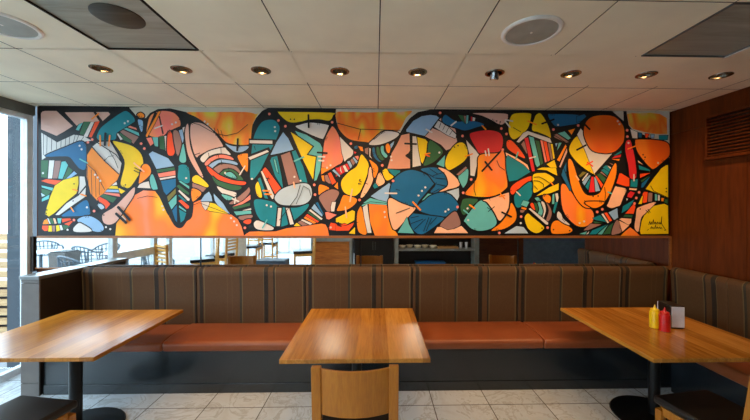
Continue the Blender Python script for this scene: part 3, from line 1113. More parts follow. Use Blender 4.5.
DOTS_S = '89.6,142.7 93.8,139.9 95.7,211 75.7,220 142.5,144 145.7,148.9 270,114.5 279,121 245.6,227.7 285.9,126.7 332.4,122.7 314.6,185 315.4,194.7 351,144 382.2,165.6 393,181 359.6,200 439.7,113.4 457,207 462,136.4 500.6,129 505.7,134.4 502,150 470.6,179.6 462.7,192.9 498.6,232.8 552.4,130 577,126 520.3,216.6 546.6,227.5 625.7,130.7 626,137 595.9,211.9 601,209.3 637.6,192.4 634.8,198 633,203.5'
DOTS_W = '69.4,229.6 81.4,146.1 83.3,149.7 45,173.3 126.2,123.7 129.4,121.8 88.7,207.3 96.7,174.9 99.3,177.6 102,181 107.6,227 111.9,229 173.3,124.8 177,123 205.7,122 208.7,124.4 187.3,178.3 163.5,206.1 164.8,209.7 275.4,127.6 275.8,131.6 226,173.1 252.7,179 267.4,205.3 271.7,206.5 231.9,218 235,221.3 237.6,225 294.9,177 300.9,180.9 425,187.5 421.7,191 418.3,195.6 439,152.9 557,125.4 519.9,223 582.9,221.3 578.4,223 616.3,121.6 618,124.6 467.6,220 467,208.4 656.4,163.2 627,143.3 445,211.5 448,209.5 384.5,212 385,217 391,157 391.5,160.5 327.4,168 330.8,165.6 331,227.3'
DOTS_K = '291,119.8 294.8,119.8 105.5,215 127,185 49,210 48.3,213.3 496,121.5 499.5,122.4 591.8,196.4 596.8,196 664.6,188.6 664.6,191.8 638.6,209 641.5,155 643.5,157.5 541,228 552.5,229.5 568.5,230.5 450,150 454,147.5 457.5,146 75.5,197 75,201 76,184 360,180 359,184'


def px_of(frame, u, v):
    if frame == 'P':
        return u, v
    if frame in 'ABCD':
        return 30 + 150 * 'ABCD'.index(frame) + (30 if frame == 'D' else 0) * 0 + u / 3.0 + {'A': 0, 'B': 0, 'C': 0, 'D': 0}[frame], 100 + v / 3.0
    a, b_ = frame.split(',')
    return TXS[int(a)] + u / 11.67, TYS[int(b_)] + v / 11.67


def smooth_loop(p, sub=4):
    n = len(p)
    out = []
    for i in range(n):
        p0, p1, p2, p3 = p[i - 1], p[i], p[(i + 1) % n], p[(i + 2) % n]
        for s in range(sub):
            t_ = s / sub
            out.append(tuple(0.5 * (2 * b1 + (c1 - a1) * t_ + (2 * a1 - 5 * b1 + 4 * c1 - d1) * t_ ** 2 + (3 * b1 - a1 - 3 * c1 + d1) * t_ ** 3)
                             for a1, b1, c1, d1 in zip(p0, p1, p2, p3)))
    return out


def swell(p, d):
    """grow a closed outline by d so neighbours leave only a brush line between them"""
    n = len(p)
    area = sum(p[i][0] * p[(i + 1) % n][1] - p[(i + 1) % n][0] * p[i][1] for i in range(n))
    sg = 1.0 if area > 0 else -1.0
    out = []
    for i in range(n):
        (ax, ay), (bx, by), (cx, cy) = p[i - 1], p[i], p[(i + 1) % n]
        tx, ty = cx - ax, cy - ay
        L = math.hypot(tx, ty) or 1.0
        out.append((bx + sg * ty / L * d, by - sg * tx / L * d))
    return out


MY = -0.034                                              # painted face of the panel
pm = MB()
slots = ['paint_cream']
layer = [0]
rnd = random.Random(11)


def paint(px_pts, mat, step=True):
    if mat not in slots:
        slots.append(mat)
    if step:
        layer[0] += 1
    y = MY - 0.0004 - layer[0] * 0.000018
    vs = []
    for (a, b_) in px_pts:
        X, Z = on_wall(a, b_, MY)
        X = min(max(X, ML), MR); Z = min(max(Z, MZ0), MZ1)
        if vs and (vs[-1].co.x - X) ** 2 + (vs[-1].co.z - Z) ** 2 < 1e-8:
            continue
        vs.append(pm.bm.verts.new((X, y, Z)))
    if len(vs) > 2:
        pm.mi = slots.index(mat)
        f = pm.face(vs)
        if f:
            f.normal_update()
            if f.normal.y > 0:
                f.normal_flip()


ML, MR, MZ0, MZ1 = on_wall(38.2, 170, MY)[0], on_wall(669.4, 170, MY)[0], on_wall(375, 235.6, MY)[1], CEIL - 0.004
pm.box(ML, MR, MY, -0.004, MZ0, MZ1)
bmesh.ops.recalc_face_normals(pm.bm, faces=pm.bm.faces[:])
paint([(36, 104), (672, 104), (672, 240), (36, 240)], 'paint_black')
for ln in MURAL.strip().split('\n'):
    w_ = ln.split()
    sharp = w_[-1] == '!'
    pts = [tuple(float(q) for q in s.split(',')) for s in (w_[2:-1] if sharp else w_[2:])]
    pts = [px_of(w_[1], *p) for p in pts]
    if not sharp and len(pts) > 3:
        pts = smooth_loop(pts)
    colour = w_[0][1:] if w_[0][0] == '@' else 'paint_' + w_[0]
    if w_[0] in ('black', 'cream') or w_[0] == '@wash_top':
        paint(pts, colour)
        continue
    grow, brush = (0.25, 0.55) if sharp else (0.55, 1.15)
    paint(swell(pts, grow), colour)
    if w_[0] == '@wash_warm' and sharp:
        continue
    inner, outer = swell(pts, grow - brush / 2), swell(pts, grow + brush / 2)
    n_ = len(pts)
    for k_ in range(n_):                                # the brush line round the shape
        k2 = (k_ + 1) % n_
        paint([inner[k_], inner[k2], outer[k2], outer[k_]], 'paint_black', k_ == 0)
    if not sharp:                                       # little stitch marks across the line
        for c_ in range(rnd.choice((0, 1, 1, 2))):
            k_ = rnd.randrange(n_)
            (bx, by), (cx, cy) = pts[k_], pts[(k_ + 1) % n_]
            L = math.hypot(cx - bx, cy - by) or 1.0
            tx, ty = (cx - bx) / L, (cy - by) / L
            for q_ in range(rnd.choice((1, 2, 3))):
                ox, oy = bx + tx * q_ * 1.5, by + ty * q_ * 1.5
                hx, hy = -ty * 1.7 + tx * 0.5, tx * 1.7 + ty * 0.5
                paint([(ox - hx - tx * .24, oy - hy - ty * .24), (ox + hx - tx * .24, oy + hy - ty * .24), (ox + hx + tx * .24, oy + hy + ty * .24), (ox - hx + tx * .24, oy - hy + ty * .24)], 'paint_black')
for ln in LINES.strip().split('\n'):
    w_ = ln.split()
    wd = float(w_[1]) / 2
    pts = [px_of(w_[2], *(float(q) for q in s.split(','))) for s in w_[3:]]
    for (x0, y0), (x1, y1) in zip(pts, pts[1:]):
        L = math.hypot(x1 - x0, y1 - y0) or 1.0
        dx, dy = (x1 - x0) / L * wd, (y1 - y0) / L * wd
        ex, ey = dx * 0.6, dy * 0.6
        paint([(x0 - dy - ex, y0 + dx - ey), (x0 - ex - dx * .5, y0 - ey - dy * .5), (x0 + dy - ex, y0 - dx - ey), (x1 + dy + ex, y1 - dx + ey), (x1 + ex + dx * .5, y1 + ey + dy * .5), (x1 - dy + ex, y1 + dx + ey)], 'paint_' + w_[0])
for dots, mat, r in ((DOTS_S, 'paint_salmon', 1.35), (DOTS_W, 'paint_white', 1.05), (DOTS_K, 'paint_black', 0.75)):
    for s in dots.split():
        cx, cy = (float(q) for q in s.split(','))
        paint([(cx + r * math.cos(2 * PI * k / 10), cy + r * math.sin(2 * PI * k / 10)) for k in range(10)], mat)
mural = thing('mural', 'wide colourful abstract mural with thick black outlines filling the wall under the ceiling', 'mural', (0, 0, 0))
pm.build('painted_panel', slots, mural, fix=False)
MB().box(ML, MR, MY - 0.016, -0.004, MZ0 - 0.026, MZ0 - 0.001).build('bottom_trim', 'trim_wood', mural, bevel=0.002)

# ------------------------------------------------------------------ ceiling fittings
POS = ['leftmost recessed ceiling downlight, beside the grey smeared ceiling panel',
       'recessed ceiling downlight, second from the left in the row',
       'recessed ceiling downlight, third from the left in the row',
       'recessed ceiling downlight, fourth from the left, left of the middle',
       'recessed ceiling downlight in the middle of the row, fifth from the left',
       'recessed downlight whose swivel barrel pokes down out of its ceiling hole',
       'recessed ceiling downlight, third from the right in the row',
       'recessed ceiling downlight, second from the right, beside the right grey panel',
       'rightmost recessed ceiling downlight, nearest the dark wood wall']
for k, x in enumerate(light_x):
    t = thing('ceiling_downlight', POS[k], 'ceiling light', (x, LY, CEIL), 0, 'recessed downlights in front of the mural')
    MB().lathe([(0.074, 0.0), (0.073, -0.004), (0.064, -0.007), (0.056, -0.005), (0.0555, 0.004), (0.0615, 0.004), (0.0615, 0.0)], closed=True).build('trim_ring', 'bronze', t, smooth=True)
    MB().lathe([(0.0585, 0.004), (0.050, 0.045), (0.038, 0.085), (0.036, 0.088), (0.040, 0.088), (0.0535, 0.045), (0.0605, 0.006)], closed=True).build('reflector', 'bronze', t, smooth=True)
    if k == 5:
        MB().lathe([(0.0, 0.05), (0.034, 0.05), (0.034, -0.045), (0.030, -0.050), (0.026, -0.045), (0.026, 0.02), (0.0, 0.02)], seg=24).build('barrel', 'steel', t, smooth=True, rot=(R(16), 0, 0))
        MB().lathe([(0.0, 0.018), (0.024, 0.018), (0.022, 0.008), (0.0, 0.004)], seg=24).build('bulb', 'bulb_glow', t, smooth=True, rot=(R(16), 0, 0))
    else:
        MB().lathe([(0.0, 0.084), (0.034, 0.084), (0.030, 0.060), (0.018, 0.050), (0.0, 0.047)], seg=24).build('bulb', 'bulb_glow', t, smooth=True)

for (i, lab) in ((-4, 'round white ceiling speaker with a grey grille at the left edge, beside the windows'),
                 (1, 'round white ceiling speaker with a grey grille right of the middle')):
    x = TX + TP * (i + 0.5) - (0.06 if i < 0 else 0.0)
    t = thing('ceiling_speaker', lab, 'speaker', (x, -1.60, CEIL), 0, 'round ceiling speakers')
    MB().lathe([(0.172, 0.0), (0.170, -0.006), (0.158, -0.012), (0.146, -0.010), (0.144, 0.0)], closed=True, seg=48).build('rim', 'speaker_white', t, smooth=True)
    MB().lathe([(0.0, -0.008), (0.144, -0.006), (0.144, -0.001), (0.0, -0.001)], seg=48).build('grille', 'grille_grey', t, smooth=True)
    MB().lathe([(0.0, -0.011), (0.006, -0.010), (0.008, -0.0075), (0.0, -0.0075)], seg=16).build('screw', 'speaker_white', t, smooth=True)

for (i, lab, disc) in ((-3, 'grey smeared metal ceiling panel with a dark round diffuser on the left', True),
                       (3, 'grey streaked metal ceiling panel near the wood wall on the right', False)):
    x0, y0 = TX + TP * i, TY - TP
    t = thing('ceiling_panel', lab, 'ceiling panel', (x0 + TP / 2, y0 + TP / 2, CEIL), 0, 'grey metal ceiling panels')
    h = TP / 2
    MB().box(-h + 0.012, h - 0.012, -h + 0.012, h - 0.012, 0.006, 0.02).build('panel', 'smeared_metal', t)
    f = MB()
    f.box(-h + 0.004, -h + 0.012, -h + 0.004, h - 0.004, -0.004, 0.02); f.box(h - 0.012, h - 0.004, -h + 0.004, h - 0.004, -0.004, 0.02)
    f.box(-h + 0.012, h - 0.012, -h + 0.004, -h + 0.012, -0.004, 0.02); f.box(-h + 0.012, h - 0.012, h - 0.012, h - 0.004, -0.004, 0.02)
    f.build('frame', 'plenum' if disc else 'grey_frame', t)
    if disc:
        MB().lathe([(0.0, -0.006), (0.10, -0.004), (0.125, 0.002), (0.125, 0.006), (0.0, 0.006)], seg=40).build('diffuser', 'sooty_metal', t, smooth=True, loc=(0.055, -0.08, 0))
    else:
        MB().box(h - 0.012, h - 0.003, -h, h, -0.010, -0.004).build('edge_strip', 'white_line', t)

# ------------------------------------------------------------------ mirror below the mural
t = thing('wall_mirror', 'long low strip mirror between the mural and the banquette, reflecting the dining room', 'mirror', (0, 0, 1.0))
cuts = [-3.565, -1.853, -0.161, 1.539, 3.205]
for a in cuts[1:-1]:
    MB().box(a - 0.006, a + 0.006, -0.015, -0.0125, 0.0605, 0.385).build('joint_strip', 'black_metal', t)
for a, bb in zip(cuts, cuts[1:]):
    MB().box(a + 0.003, bb - 0.003, -0.012, 0.018, 0.06, 0.385).build('mirror_panel', 'mirror_glass', t)
MB().box(WX1 - 0.02, WX1 - 0.002, -0.022, 0.018, 0.02, 0.385).build('edge_trim', 'trim_wood', t)
MB().box(-3.598, -3.568, -0.03, 0.018, 0.02, 0.385).build('edge_trim', 'dark_laminate', t)
MB().box(-3.565, 3.205, -0.016, 0.018, 0.045, 0.06).build('ledge_trim', 'trim_wood', t)

# ------------------------------------------------------------------ banquette
BT = 1.075                                               # top of the backrest
SEAT = 0.505


def back_profile():
    pts = [(-0.10, SEAT - 0.06), (-0.108, SEAT + 0.05), (-0.112, 0.80), (-0.122, 0.98), (-0.128, 1.03)]
    for k in range(0, 7):
        a = PI * k / 6
        pts.append((-0.082 - 0.045 * math.cos(a), 1.032 + 0.043 * math.sin(a)))
    pts.append((-0.03, SEAT - 0.06))
    return pts


def seat_profile(yf, yb, z0, z1):
    r = 0.035
    pts = [(yb, z0), (yf + 0.012, z0)]
    for k in range(0, 6):
        a = PI / 2 * k / 5
        pts.append((yf + r - r * math.cos(a), z1 - 0.012 - r + r * math.sin(a)))
    pts += [(yf + 0.12, z1), (yf + 0.24, z1 + 0.004), (yb - 0.05, z1 - 0.004), (yb, z1 - 0.012)]
    return pts


t = thing('banquette', 'long banquette along the mural wall with striped brown backrest and orange brown vinyl seat', 'banquette', (0, 0, 0))
MB().box(-2.998, WX1 - 0.03, -0.50, -0.03, 0.0, 0.40).build('base', 'vinyl_base', t, bevel=0.004)
MB().box(-2.998, WX1 - 0.6, -0.508, -0.50, 0.0, 0.085).build('kick_strip', 'vinyl_base', t, bevel=0.002)
for (a, bb, dz) in ((-2.996, -1.908, -0.010), (-1.90, 1.538, 0.0), (1.546, 2.63, -0.003)):
    MB().prism_x(seat_profile(-0.575, -0.085, 0.402, SEAT + dz), a, bb).build('seat_cushion', 'seat_vinyl', t, bevel=0.014, smooth=True)
seams = [-2.996, -1.84, -0.727, 0.386, 1.499, 2.58, 3.10]
for a, bb in zip(seams, seams[1:]):
    MB().prism_x(back_profile(), a + 0.0015, bb - 0.0015).build('backrest', 'stripe_x', t, bevel=0.008, smooth=True)

t = thing('banquette', 'short striped banquette along the dark wood wall behind the right table', 'banquette', (0, 0, 0))
MB().box(2.73, WX1 - 0.03, -1.48, -0.56, 0.0, 0.40).build('base', 'vinyl_base', t, bevel=0.004)
prof = [(WX1 + y, z) for y, z in seat_profile(-0.575, -0.085, 0.402, SEAT)]
MB().prism_y(prof, -1.49, -0.58).build('seat_cushion', 'seat_vinyl', t, bevel=0.014, smooth=True)
prof = [(WX1 + y, z) for y, z in back_profile()]
ys = [-1.49, -1.22, -0.70, -0.14]
for a, bb in zip(ys, ys[1:]):
    MB().prism_y(prof, a + 0.0015, bb - 0.0015).build('backrest', 'stripe_y', t, bevel=0.008, smooth=True)

t = thing('partition', 'low grey laminate partition ending the banquette beside the windows', 'partition', (0, 0, 0))
MB().box(-3.16, -3.012, -0.515, -0.035, 0.0, 1.045).build('core', 'dark_laminate', t, bevel=0.003)
e = MB(); e.box(-3.168, -3.008, -0.53, -0.516, 0.0, 0.115); e.box(-3.168, -3.008, -0.53, -0.516, 0.119, 1.01); e.box(-3.168, -3.008, -0.53, -0.516, 1.014, 1.045)
e.build('end_panel', 'laminate', t, bevel=0.002)
MB().box(-3.178, -3.000, -0.54, -0.03, 1.046, 1.078).build('cap', 'cap_metal', t, bevel=0.004)

# ------------------------------------------------------------------ air grille on the right wall
t = thing('wall_vent', 'wood slatted air grille high on the dark wood wall at the right', 'vent', (WX1, -0.96, 2.368))
f = MB()
f.box(-0.05, -0.001, -0.54, 0.54, 0.19, 0.21); f.box(-0.05, -0.001, -0.54, 0.54, -0.21, -0.185)
f.box(-0.05, -0.001, -0.54, -0.515, -0.185, 0.19); f.box(-0.05, -0.001, 0.515, 0.54, -0.185, 0.19)
f.build('frame', 'panel_wood', t, bevel=0.003)
MB().box(-0.006, -0.001, -0.515, 0.515, -0.185, 0.19).build('backing', 'black_plastic', t)
for k in range(12):
    z = -0.168 + k * 0.0305
    MB().prism_y([(-0.044, z - 0.008), (-0.040, z - 0.012), (-0.010, z + 0.006), (-0.010, z + 0.012), (-0.014, z + 0.012), (-0.044, z - 0.004)], -0.514, 0.514).build('slat', 'panel_wood', t)

# ------------------------------------------------------------------ tables
def make_table(w, l, label, loc):
    t = thing('dining_table', label, 'table', loc, 0, 'square wood topped dining tables')
    MB().box(-w / 2, w / 2, -l / 2, l / 2, 0.722, 0.75).build('tabletop', 'table_wood', t, bevel=0.003)
    return t


def pedestal(t, cx, cy):
    MB().lathe([(0.0, 0.025), (0.040, 0.025), (0.040, 0.708), (0.0, 0.708)], (cx, cy, 0), 28).build('column', 'black_metal', t, smooth=True)
    MB().lathe([(0.0, 0.004), (0.292, 0.0), (0.30, 0.006), (0.29, 0.016), (0.10, 0.030), (0.045, 0.040), (0.0, 0.040)], (cx, cy, 0), 40).build('base', 'black_metal', t, smooth=True)
    m = MB(); m.box(cx - 0.03, cx + 0.03, cy - 0.22, cy + 0.22, 0.702, 0.722); m.box(cx - 0.22, cx + 0.22, cy - 0.03, cy + 0.03, 0.702, 0.7205)
    m.build('mounting_plate', 'black_metal', t)


t = make_table(0.946, 1.03, 'square wood table in the middle, a light wood chair pulled up to it', (-0.128, -0.97, 0))
pedestal(t, -0.02, 0.04)
t = make_table(1.03, 0.97, 'left wood table in front of the low partition and window glass, pale with daylight', (-2.29, -0.945, 0))
pedestal(t, 0.035, -0.07)
t = make_table(0.955, 1.05, 'right wood table carrying the mustard, ketchup and napkin holder', (2.224, -0.99, 0))
pedestal(t, 0.03, 0.06)

# ------------------------------------------------------------------ chairs
def make_chair(label, loc, rz):
    """light wood chair: curved back panel between two posts, black padded seat; faces +y"""
    t = thing('dining_chair', label, 'chair', loc, rz, 'light wood dining chairs')
    w = 0.218
    lean = lambda z: -0.245 - max(0.0, z - 0.44) * 0.10
    for s in (-1, 1):
        p = MB()
        x = s * (w - 0.024)
        p.hull([(x - 0.022, -0.30, 0.0), (x + 0.022, -0.30, 0.0), (x + 0.022, -0.262, 0.0), (x - 0.022, -0.262, 0.0)],
               [(x - 0.024, -0.265, 0.44), (x + 0.024, -0.265, 0.44), (x + 0.024, -0.225, 0.44), (x - 0.024, -0.225, 0.44)])
        p.hull([(x - 0.024, -0.265, 0.44), (x + 0.024, -0.265, 0.44), (x + 0.024, -0.225, 0.44), (x - 0.024, -0.225, 0.44)],
               [(x - 0.024, -0.312, 0.905), (x + 0.024, -0.312, 0.905), (x + 0.024, -0.282, 0.905), (x - 0.024, -0.282, 0.905)])
        p.build('back_post', 'chair_wood', t, bevel=0.004)
        q = MB().bar((x, 0.20, 0.0), (x, 0.19, 0.40), 0.04, 0.04)
        q.build('front_leg', 'chair_wood', t, bevel=0.004)
        MB().box(x - 0.012, x + 0.012, -0.225, 0.17, 0.37, 0.425).build('side_rail', 'chair_wood', t, bevel=0.003)
    MB().box(-w + 0.04, w - 0.04, 0.18, 0.205, 0.36, 0.425).build('front_rail', 'chair_wood', t, bevel=0.003)
    MB().box(-w + 0.04, w - 0.04, -0.262, -0.238, 0.36, 0.425).build('rear_rail', 'chair_wood', t, bevel=0.003)
    bp = MB()
    n = 14
    front, rear = [], []
    for zz in (0.655, 0.895):
        fr, re = [], []
        for k in range(n + 1):
            u = -1 + 2 * k / n
            x = u * (w - 0.046)
            y = lean(zz) - 0.005 - 0.04 * (1 - u * u)
            fr.append(bp.bm.verts.new((x, y + 0.008, zz))); re.append(bp.bm.verts.new((x, y - 0.008, zz)))
        front.append(fr); rear.append(re)
    for k in range(n):
        bp.face([front[0][k], front[0][k + 1], front[1][k + 1], front[1][k]])
        bp.face([rear[0][k + 1], rear[0][k], rear[1][k], rear[1][k + 1]])
        bp.face([front[1][k], front[1][k + 1], rear[1][k + 1], rear[1][k]])
        bp.face([front[0][k + 1], front[0][k], rear[0][k], rear[0][k + 1]])
    for k in (0, n):
        bp.face([front[0][k], front[1][k], rear[1][k], rear[0][k]])
    bp.build('back_panel', 'chair_wood', t, bevel=0.002, smooth=True)
    MB().box(-w + 0.002, w - 0.002, -0.222, 0.225, 0.426, 0.476).build('seat', 'black_vinyl', t, bevel=0.016, smooth=True)
    return t


ch = make_chair('light wood chair with a curved back and black seat at the middle table', (-0.105, -1.60, 0), R(0.5))
copy_thing(ch, (-2.13, -1.60, 0), R(-9), 'chair at the left table, only its black seat corner showing', 'light wood dining chairs')
copy_thing(ch, (2.06, -1.62, 0), R(9), 'chair at the right table with its black seat tucked under the tabletop', 'light wood dining chairs')

# ------------------------------------------------------------------ table things
def bottle(name, label, mat, loc):
    t = thing(name, label, 'bottle', loc, 0, 'squeeze bottles on the right table')
    MB().lathe([(0.0, 0.0), (0.030, 0.0), (0.036, 0.004), (0.036, 0.112), (0.0345, 0.126), (0.027, 0.134), (0.0, 0.134)], seg=32).build('body', mat, t, smooth=True)
    MB().lathe([(0.0, 0.134), (0.030, 0.134), (0.030, 0.145), (0.024, 0.150), (0.012, 0.152), (0.008, 0.164), (0.0035, 0.182), (0.0, 0.182)], seg=24).build('cap', mat, t, smooth=True)


bottle('mustard_bottle', 'yellow mustard squeeze bottle on the right wood table', 'mustard_yellow', (2.206, -0.99, 0.75))
bottle('ketchup_bottle', 'red ketchup squeeze bottle on the right wood table', 'ketchup_red', (2.222, -1.062, 0.75))
t = thing('napkin_dispenser', 'black napkin holder with white end faces behind the ketchup bottle', 'napkin holder', (2.375, -0.945, 0.75), R(-8))
m = MB()
m.box(-0.045, 0.045, -0.075, 0.075, 0.0, 0.012); m.box(-0.045, 0.045, -0.075, 0.075, 0.165, 0.178)
m.box(-0.045, -0.040, -0.075, 0.075, 0.012, 0.165); m.box(0.040, 0.045, -0.075, 0.075, 0.012, 0.165)
m.build('frame', 'black_plastic', t, bevel=0.002)
MB().box(-0.0395, 0.0395, -0.070, 0.070, 0.0125, 0.150).build('napkin_stack', 'napkin_white', t, bevel=0.003)
for s in (-1, 1):
    MB().box(-0.0455, 0.0455, s * 0.0785 - 0.003, s * 0.0785 + 0.003, 0.012, 0.172).build('face_plate', 'napkin_white', t, bevel=0.002)

# ------------------------------------------------------------------ outside the left windows
t = thing('slat_fence', 'horizontal wooden slat fence outside the window at the left edge', 'fence', (0, 0, 0))
for k in range(12):
    MB().box(-5.6, -4.0, 0.60, 0.63, 0.02 + 0.115 * k, 0.02 + 0.115 * k + 0.078).build('slat', 'slat_wood', t)
MB().box(-5.6, -4.0, 0.705, 0.715, -0.02, 0.74).build('added_gap_backing', 'rear_dark', t)  # added dark sheet, keeps bright ground from showing through the lower gaps
for x in (-5.5, -4.1):
    MB().box(x - 0.04, x + 0.04, 0.631, 0.70, -0.02, 1.42).build('post', 'bench_blue', t)


def patio_chair(label, loc, rz):
    t = thing('patio_chair', label, 'patio chair', loc, rz, 'metal patio chairs outside, seen in the mirror')
    fr = MB()
    arch = [(-0.27, 0.22, 0.0), (-0.27, 0.20, 0.60), (-0.265, 0.10, 0.655), (-0.26, -0.10, 0.68)]
    arch += [(-0.26 * math.cos(PI * k / 10), -0.10 - 0.17 * math.sin(PI * k / 10), 0.68 + 0.14 * math.sin(PI * k / 10)) for k in range(1, 10)]
    arch += [(0.26, -0.10, 0.68), (0.265, 0.10, 0.655), (0.27, 0.20, 0.60), (0.27, 0.22, 0.0)]
    fr.tube(arch, 0.018)
    fr.build('frame', 'wire_silver', t, smooth=True)
    for s in (-1, 1):
        MB().tube([(s * 0.22, -0.26, 0.0), (s * 0.20, -0.20, 0.42), (s * 0.15, -0.235, 0.77)], 0.011).build('rear_leg', 'wire_silver', t, smooth=True)
    bk = MB()
    for k in range(9):
        a = PI * (k + 1) / 10
        x, y = -0.26 * math.cos(a), -0.10 - 0.17 * math.sin(a)
        bk.tube([(x * 0.8, y * 0.75, 0.44), (x, y, 0.68 + 0.14 * math.sin(a))], 0.010, 6)
    for z, r in ((0.52, 0.86), (0.60, 0.92), (0.68, 0.97)):
        bk.tube([(-0.25 * r * math.cos(PI * k / 10), -0.08 - 0.16 * r * math.sin(PI * k / 10), z) for k in range(11)], 0.010, 6)
    bk.build('back_mesh', 'wire_silver', t, smooth=True)
    MB().lathe([(0.0, 0.42), (0.22, 0.42), (0.235, 0.43), (0.22, 0.44), (0.0, 0.44)], seg=28).build('seat', 'wire_silver', t, smooth=True)
    return t


def seen(px, z):
    """x of a thing that stands z behind the mirror's wall and shows at px in the mirror"""
    yy, k = CAM_D + z, (px - PX) / F_PX
    return (k + YAW) * yy / (1 - YAW * k)


pc = patio_chair('nearest arched metal patio chair outside, seen in the mirror at its left end', (seen(80, 2.77), -2.77, -0.02), R(200))
copy_thing(pc, (seen(48, 5.5), -5.5, -0.02), R(150), 'farthest metal patio chair, at the very left end of the mirror')
copy_thing(pc, (seen(90, 4.3), -4.3, -0.02), R(190), 'metal patio chair seen in the mirror just behind the nearest arched one')
copy_thing(pc, (seen(158, 3.5), -3.5, -0.02), R(215), 'dark arched patio chair seen in the mirror right of the white window posts')
copy_thing(pc, (seen(106, 4.9), -4.9, -0.02), R(120), 'metal patio chair seen in the mirror beside the first white window post')


def patio_table(label, loc):
    t = thing('patio_table', label, 'patio table', loc, 0, 'white patio tables outside, seen in the mirror')
    MB().lathe([(0.0, 0.70), (0.40, 0.70), (0.41, 0.715), (0.40, 0.73), (0.0, 0.73)], seg=36).build('tabletop', 'patio_white', t, smooth=True)
    MB().lathe([(0.0, 0.0), (0.25, 0.0), (0.25, 0.015), (0.03, 0.03), (0.03, 0.70), (0.0, 0.70)], seg=24).build('pedestal', 'wire_silver', t, smooth=True)
    return t


pt = patio_table('white round patio table at the left end of the mirror', (seen(42, 3.9), -3.9, -0.02))
copy_thing(pt, (seen(128, 3.9), -3.9, -0.02), 0, 'white round patio table seen in the mirror beyond the low partition')
t = thing('planter', 'dark square planter box outside, seen in the mirror among the patio chairs', 'planter', (seen(66, 3.3), -3.3, -0.02))
MB().hull([(-0.15, -0.15, 0), (0.15, -0.15, 0), (0.15, 0.15, 0), (-0.15, 0.15, 0)], [(-0.17, -0.17, 0.80), (0.17, -0.17, 0.80), (0.17, 0.17, 0.80), (-0.17, 0.17, 0.80)]).build('pot', 'planter_grey', t, bevel=0.008)
MB().box(-0.155, 0.155, -0.155, 0.155, 0.801, 0.82).build('soil', 'rear_dark', t)

# ------------------------------------------------------------------ the dining room behind, seen in the mirror
def bar_chair(label, loc, rz):
    t = thing('bar_chair', label, 'bar chair', loc, rz, 'ladder back bar chairs seen in the mirror')
    for s in (-1, 1):
        MB().bar((s * 0.18, -0.22, 0.0), (s * 0.18, -0.27, 1.10), 0.036, 0.036).build('back_post', 'bar_wood', t, bevel=0.004)
        MB().bar((s * 0.18, 0.18, 0.0), (s * 0.18, 0.17, 0.66), 0.036, 0.036).build('front_leg', 'bar_wood', t, bevel=0.004)
        MB().box(s * 0.18 - 0.012, s * 0.18 + 0.012, -0.21, 0.155, 0.24, 0.275).build('side_rail', 'bar_wood', t)
        MB().box(s * 0.18 - 0.012, s * 0.18 + 0.012, -0.225, 0.155, 0.60, 0.66).build('side_rail', 'bar_wood', t)
    MB().box(-0.16, 0.16, 0.16, 0.185, 0.28, 0.315).build('footrest', 'bar_wood', t)
    for k in range(5):
        z = 0.80 + 0.062 * k
        y = -0.22 - 0.05 * z / 1.10
        MB().box(-0.162, 0.162, y - 0.008, y + 0.008, z, z + 0.034).build('back_slat', 'bar_wood', t, bevel=0.002)
    MB().box(-0.20, 0.20, -0.205, 0.205, 0.661, 0.72).build('seat', 'black_vinyl', t, bevel=0.015, smooth=True)
    return t


bc = bar_chair('light wood bar chair by the window posts, leftmost of those in the mirror', (seen(180, 2.05), -2.05, 0), R(215))
copy_thing(bc, (seen(203, 2.85), -2.85, 0), R(60), 'ladder back bar chair seen in the mirror beside the first mirror joint')
copy_thing(bc, (seen(221, 3.42), -3.42, 0), R(100), 'bar chair seen in the mirror in front of the white round column')
copy_thing(bc, (seen(252, 4.95), -4.95, 0), R(0), 'bar chair seen in the mirror just right of the white round column')
copy_thing(bc, (seen(269, 5.7), -5.7, 0), R(180), 'farthest bar chair, before the bright rear window in the mirror')
copy_thing(bc, (seen(303, 4.0), -4.0, 0), R(75), 'bar chair seen in the mirror beside the wood fronted counter')
structure('column', MB().lathe([(0.0, 0.0), (0.26, 0.0), (0.26, CEIL - 0.001), (0.0, CEIL - 0.001)], (-3.32, -4.3, 0), 40), 'column_white', smooth=True)

t = thing('low_bench', 'low blue grey bench seen in the mirror before the rear window', 'bench', (-2.12, -3.3, 0))
MB().box(-0.30, 0.30, -0.18, 0.18, 0.47, 0.62).build('seat', 'bench_blue', t, bevel=0.01)
for sx in (-0.26, 0.26):
    for sy in (-0.14, 0.14):
        MB().box(sx - 0.02, sx + 0.02, sy - 0.02, sy + 0.02, 0.0, 0.469).build('leg', 'steel', t)

t = thing('service_counter', 'wood fronted counter in a grey frame, seen in the mirror left of its second joint', 'counter', (-1.03, -4.55, 0))
MB().box(-0.46, 0.40, -0.24, 0.22, 0.0, 0.88).build('wood_front', 'counter_wood', t, bevel=0.003)
f = MB(); f.box(-0.50, 0.46, -0.26, 0.26, 0.881, 0.98); f.box(0.401, 0.46, -0.26, 0.26, 0.0, 0.88); f.box(-0.50, -0.461, -0.26, 0.26, 0.0, 0.88)
f.build('frame', 'shelf_grey', t, bevel=0.003)

t = thing('storage_cabinet', 'wide black cabinet seen in the mirror beside its second joint', 'cabinet', (0.0, -4.75, 0))
MB().box(-0.52, 0.43, -0.2, 0.2, 0.04, 1.45).build('body', 'black_plastic', t, bevel=0.004)
for s in (-1, 1):
    d = MB().box(min(-0.045 + s * 0.004, -0.045 + s * 0.47), max(-0.045 + s * 0.004, -0.045 + s * 0.47), 0.201, 0.218, 0.06, 1.43).build('door', 'black_plastic', t, bevel=0.003)
    MB().box(s * 0.03 - 0.051, s * 0.03 - 0.039, 0.2185, 0.235, 0.65, 0.85).build('handle', 'grey_frame', d)

